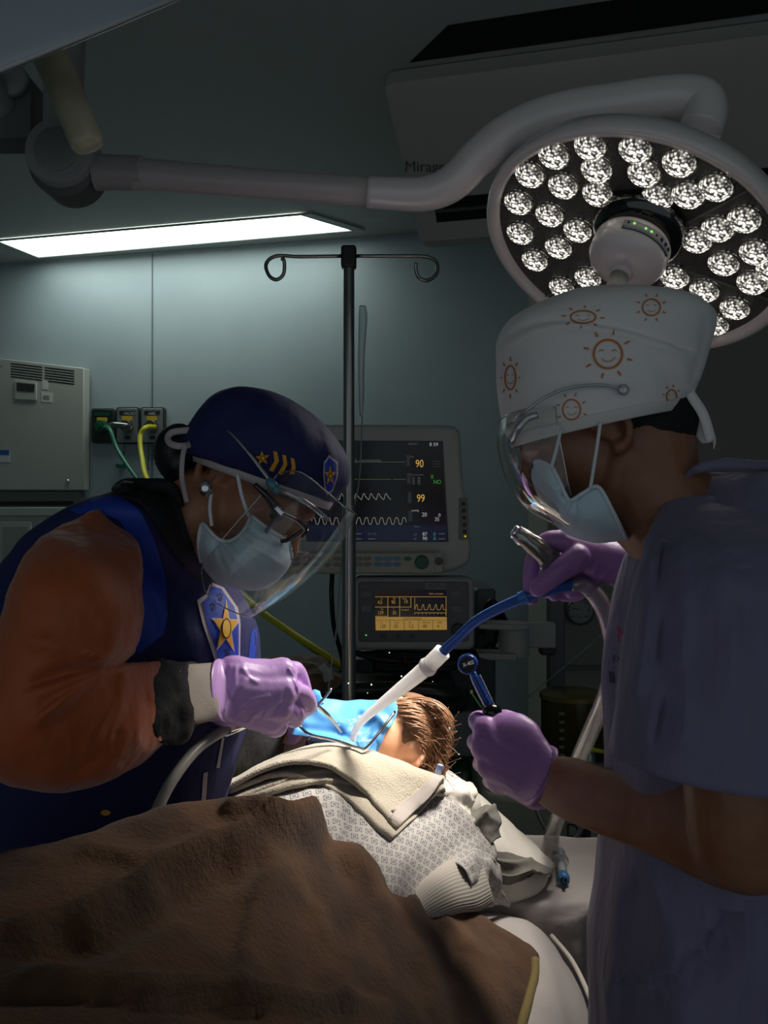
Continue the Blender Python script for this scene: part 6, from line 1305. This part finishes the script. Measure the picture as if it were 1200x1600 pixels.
# blue instrument in near fist
t = thing('blue_instrument', 'blue round-headed instrument with a dark label held upright in the lower fist', 'dental tool', P(765, 1115, 1.22))
BI = mat('deep_blue_plastic', '#1c4a9a', .3, coat=.3)
hc = P(732, 1036, 1.225)
obj('stem', M().tube([P(738, 1050, 1.225), P(746, 1070, 1.225), P(770, 1116, 1.225)], [.0068, .0082, .009], 5, 16, flat=.7), BI, t)
obj('grip_ridges', M().join(sum(([M().tube([P(741+k*1.05, 1058+k*2.25, 1.2165), P(752+k*1.05, 1053+k*2.25, 1.2165)], .0008, 2, 6)] for k in range(24)), [])[0]) if False else (lambda q: [q.tube([P(741.5+k*1.05, 1060+k*2.2, 1.2175), P(751.5+k*1.05, 1055+k*2.2, 1.2175)], .0007, 2, 6) for k in range(24)] and q)(M()), mat('ridge_blue', '#163b80', .35), t)
obj('head', M().lathe(hc+Vector((0, .006, 0)), Vector((-.15, -1, -.1)), [(.0125, 0), (.0138, .004), (.0138, .012), (.0125, .0145), (.0108, .0145), (.0105, .013), (0, .013)], 36), BI, t)
obj('label_disc', M().lathe(hc, Vector((-.15, -1, -.1)), [(.0104, .0072), (.0104, .0082), (0, .0082)], 30), BLK, t, sharp=.6)
tq = textm('X-402', 722.5, 1038.5, 1.213, 6, ww=.85); c_ = sum(tq.v, Vector())/len(tq.v); Rr = Matrix.Rotation(math.radians(-18), 3, 'Y')
tq.v = [c_+Rr @ (p-c_) for p in tq.v]; obj('lettering', tq, em('label_white', '#c9cdc8', .3), t)
obj('black_base', M().ell(P(769, 1113, 1.205), (.0135, .013, .012), n=24), BLKP, t)
o = obj('microbrush', M().tube([P(738, 1083, 1.215), P(746, 1096, 1.217), P(758, 1112, 1.22)], [.0009, .0011, .0012], 4, 8), mat('green_stick', '#3fae3f', .4)); one(o, 'thin green micro brush beside the blue instrument', 'brush')
obj('brush_head', M().ell(P(737, 1081, 1.215), (.0022, .0022, .0028), n=10), mat('brush_pale', '#b9c47a', .6), o)
# instruments at the patient
o = obj('dental_probe', M().tube([P(455, 1080, 1.24), P(487, 1098, 1.262), P(502, 1108, 1.28), P(513, 1118, 1.29), P(524, 1131, 1.31), P(533, 1144, 1.325)], [.0035, .0032, .003, .0028, .0022, .0014], 6, 12), CHROME); one(o, 'bent steel instrument in the pink-lit glove pointing into the blue sheet', 'dental tool')
o = obj('gray_hose', M().tube([P(382, 1130, 1.20), P(370, 1134, 1.175), P(352, 1140, 1.15), P(310, 1168, 1.09), P(275, 1210, 1.05), P(250, 1255, 1.03), P(235, 1300, 1.02), P(225, 1400, 1.0)], [.0055, .006, .0068, .0068, .0068, .0068, .0068, .0068], 8, 16), mat('grey_hose', '#8d8983', .4)); o.name = 'grey_hose'; WM['grey_hose'] = o.matrix_basis.copy(); one(o, 'grey handpiece hose curving down from under the pink-lit glove', 'hose')
obj('metal_fitting', M().tube([P(384, 1129, 1.203), P(366, 1136, 1.17), P(353, 1141, 1.15)], .0082, 4, 18), CHROME, o, sharp=.6)
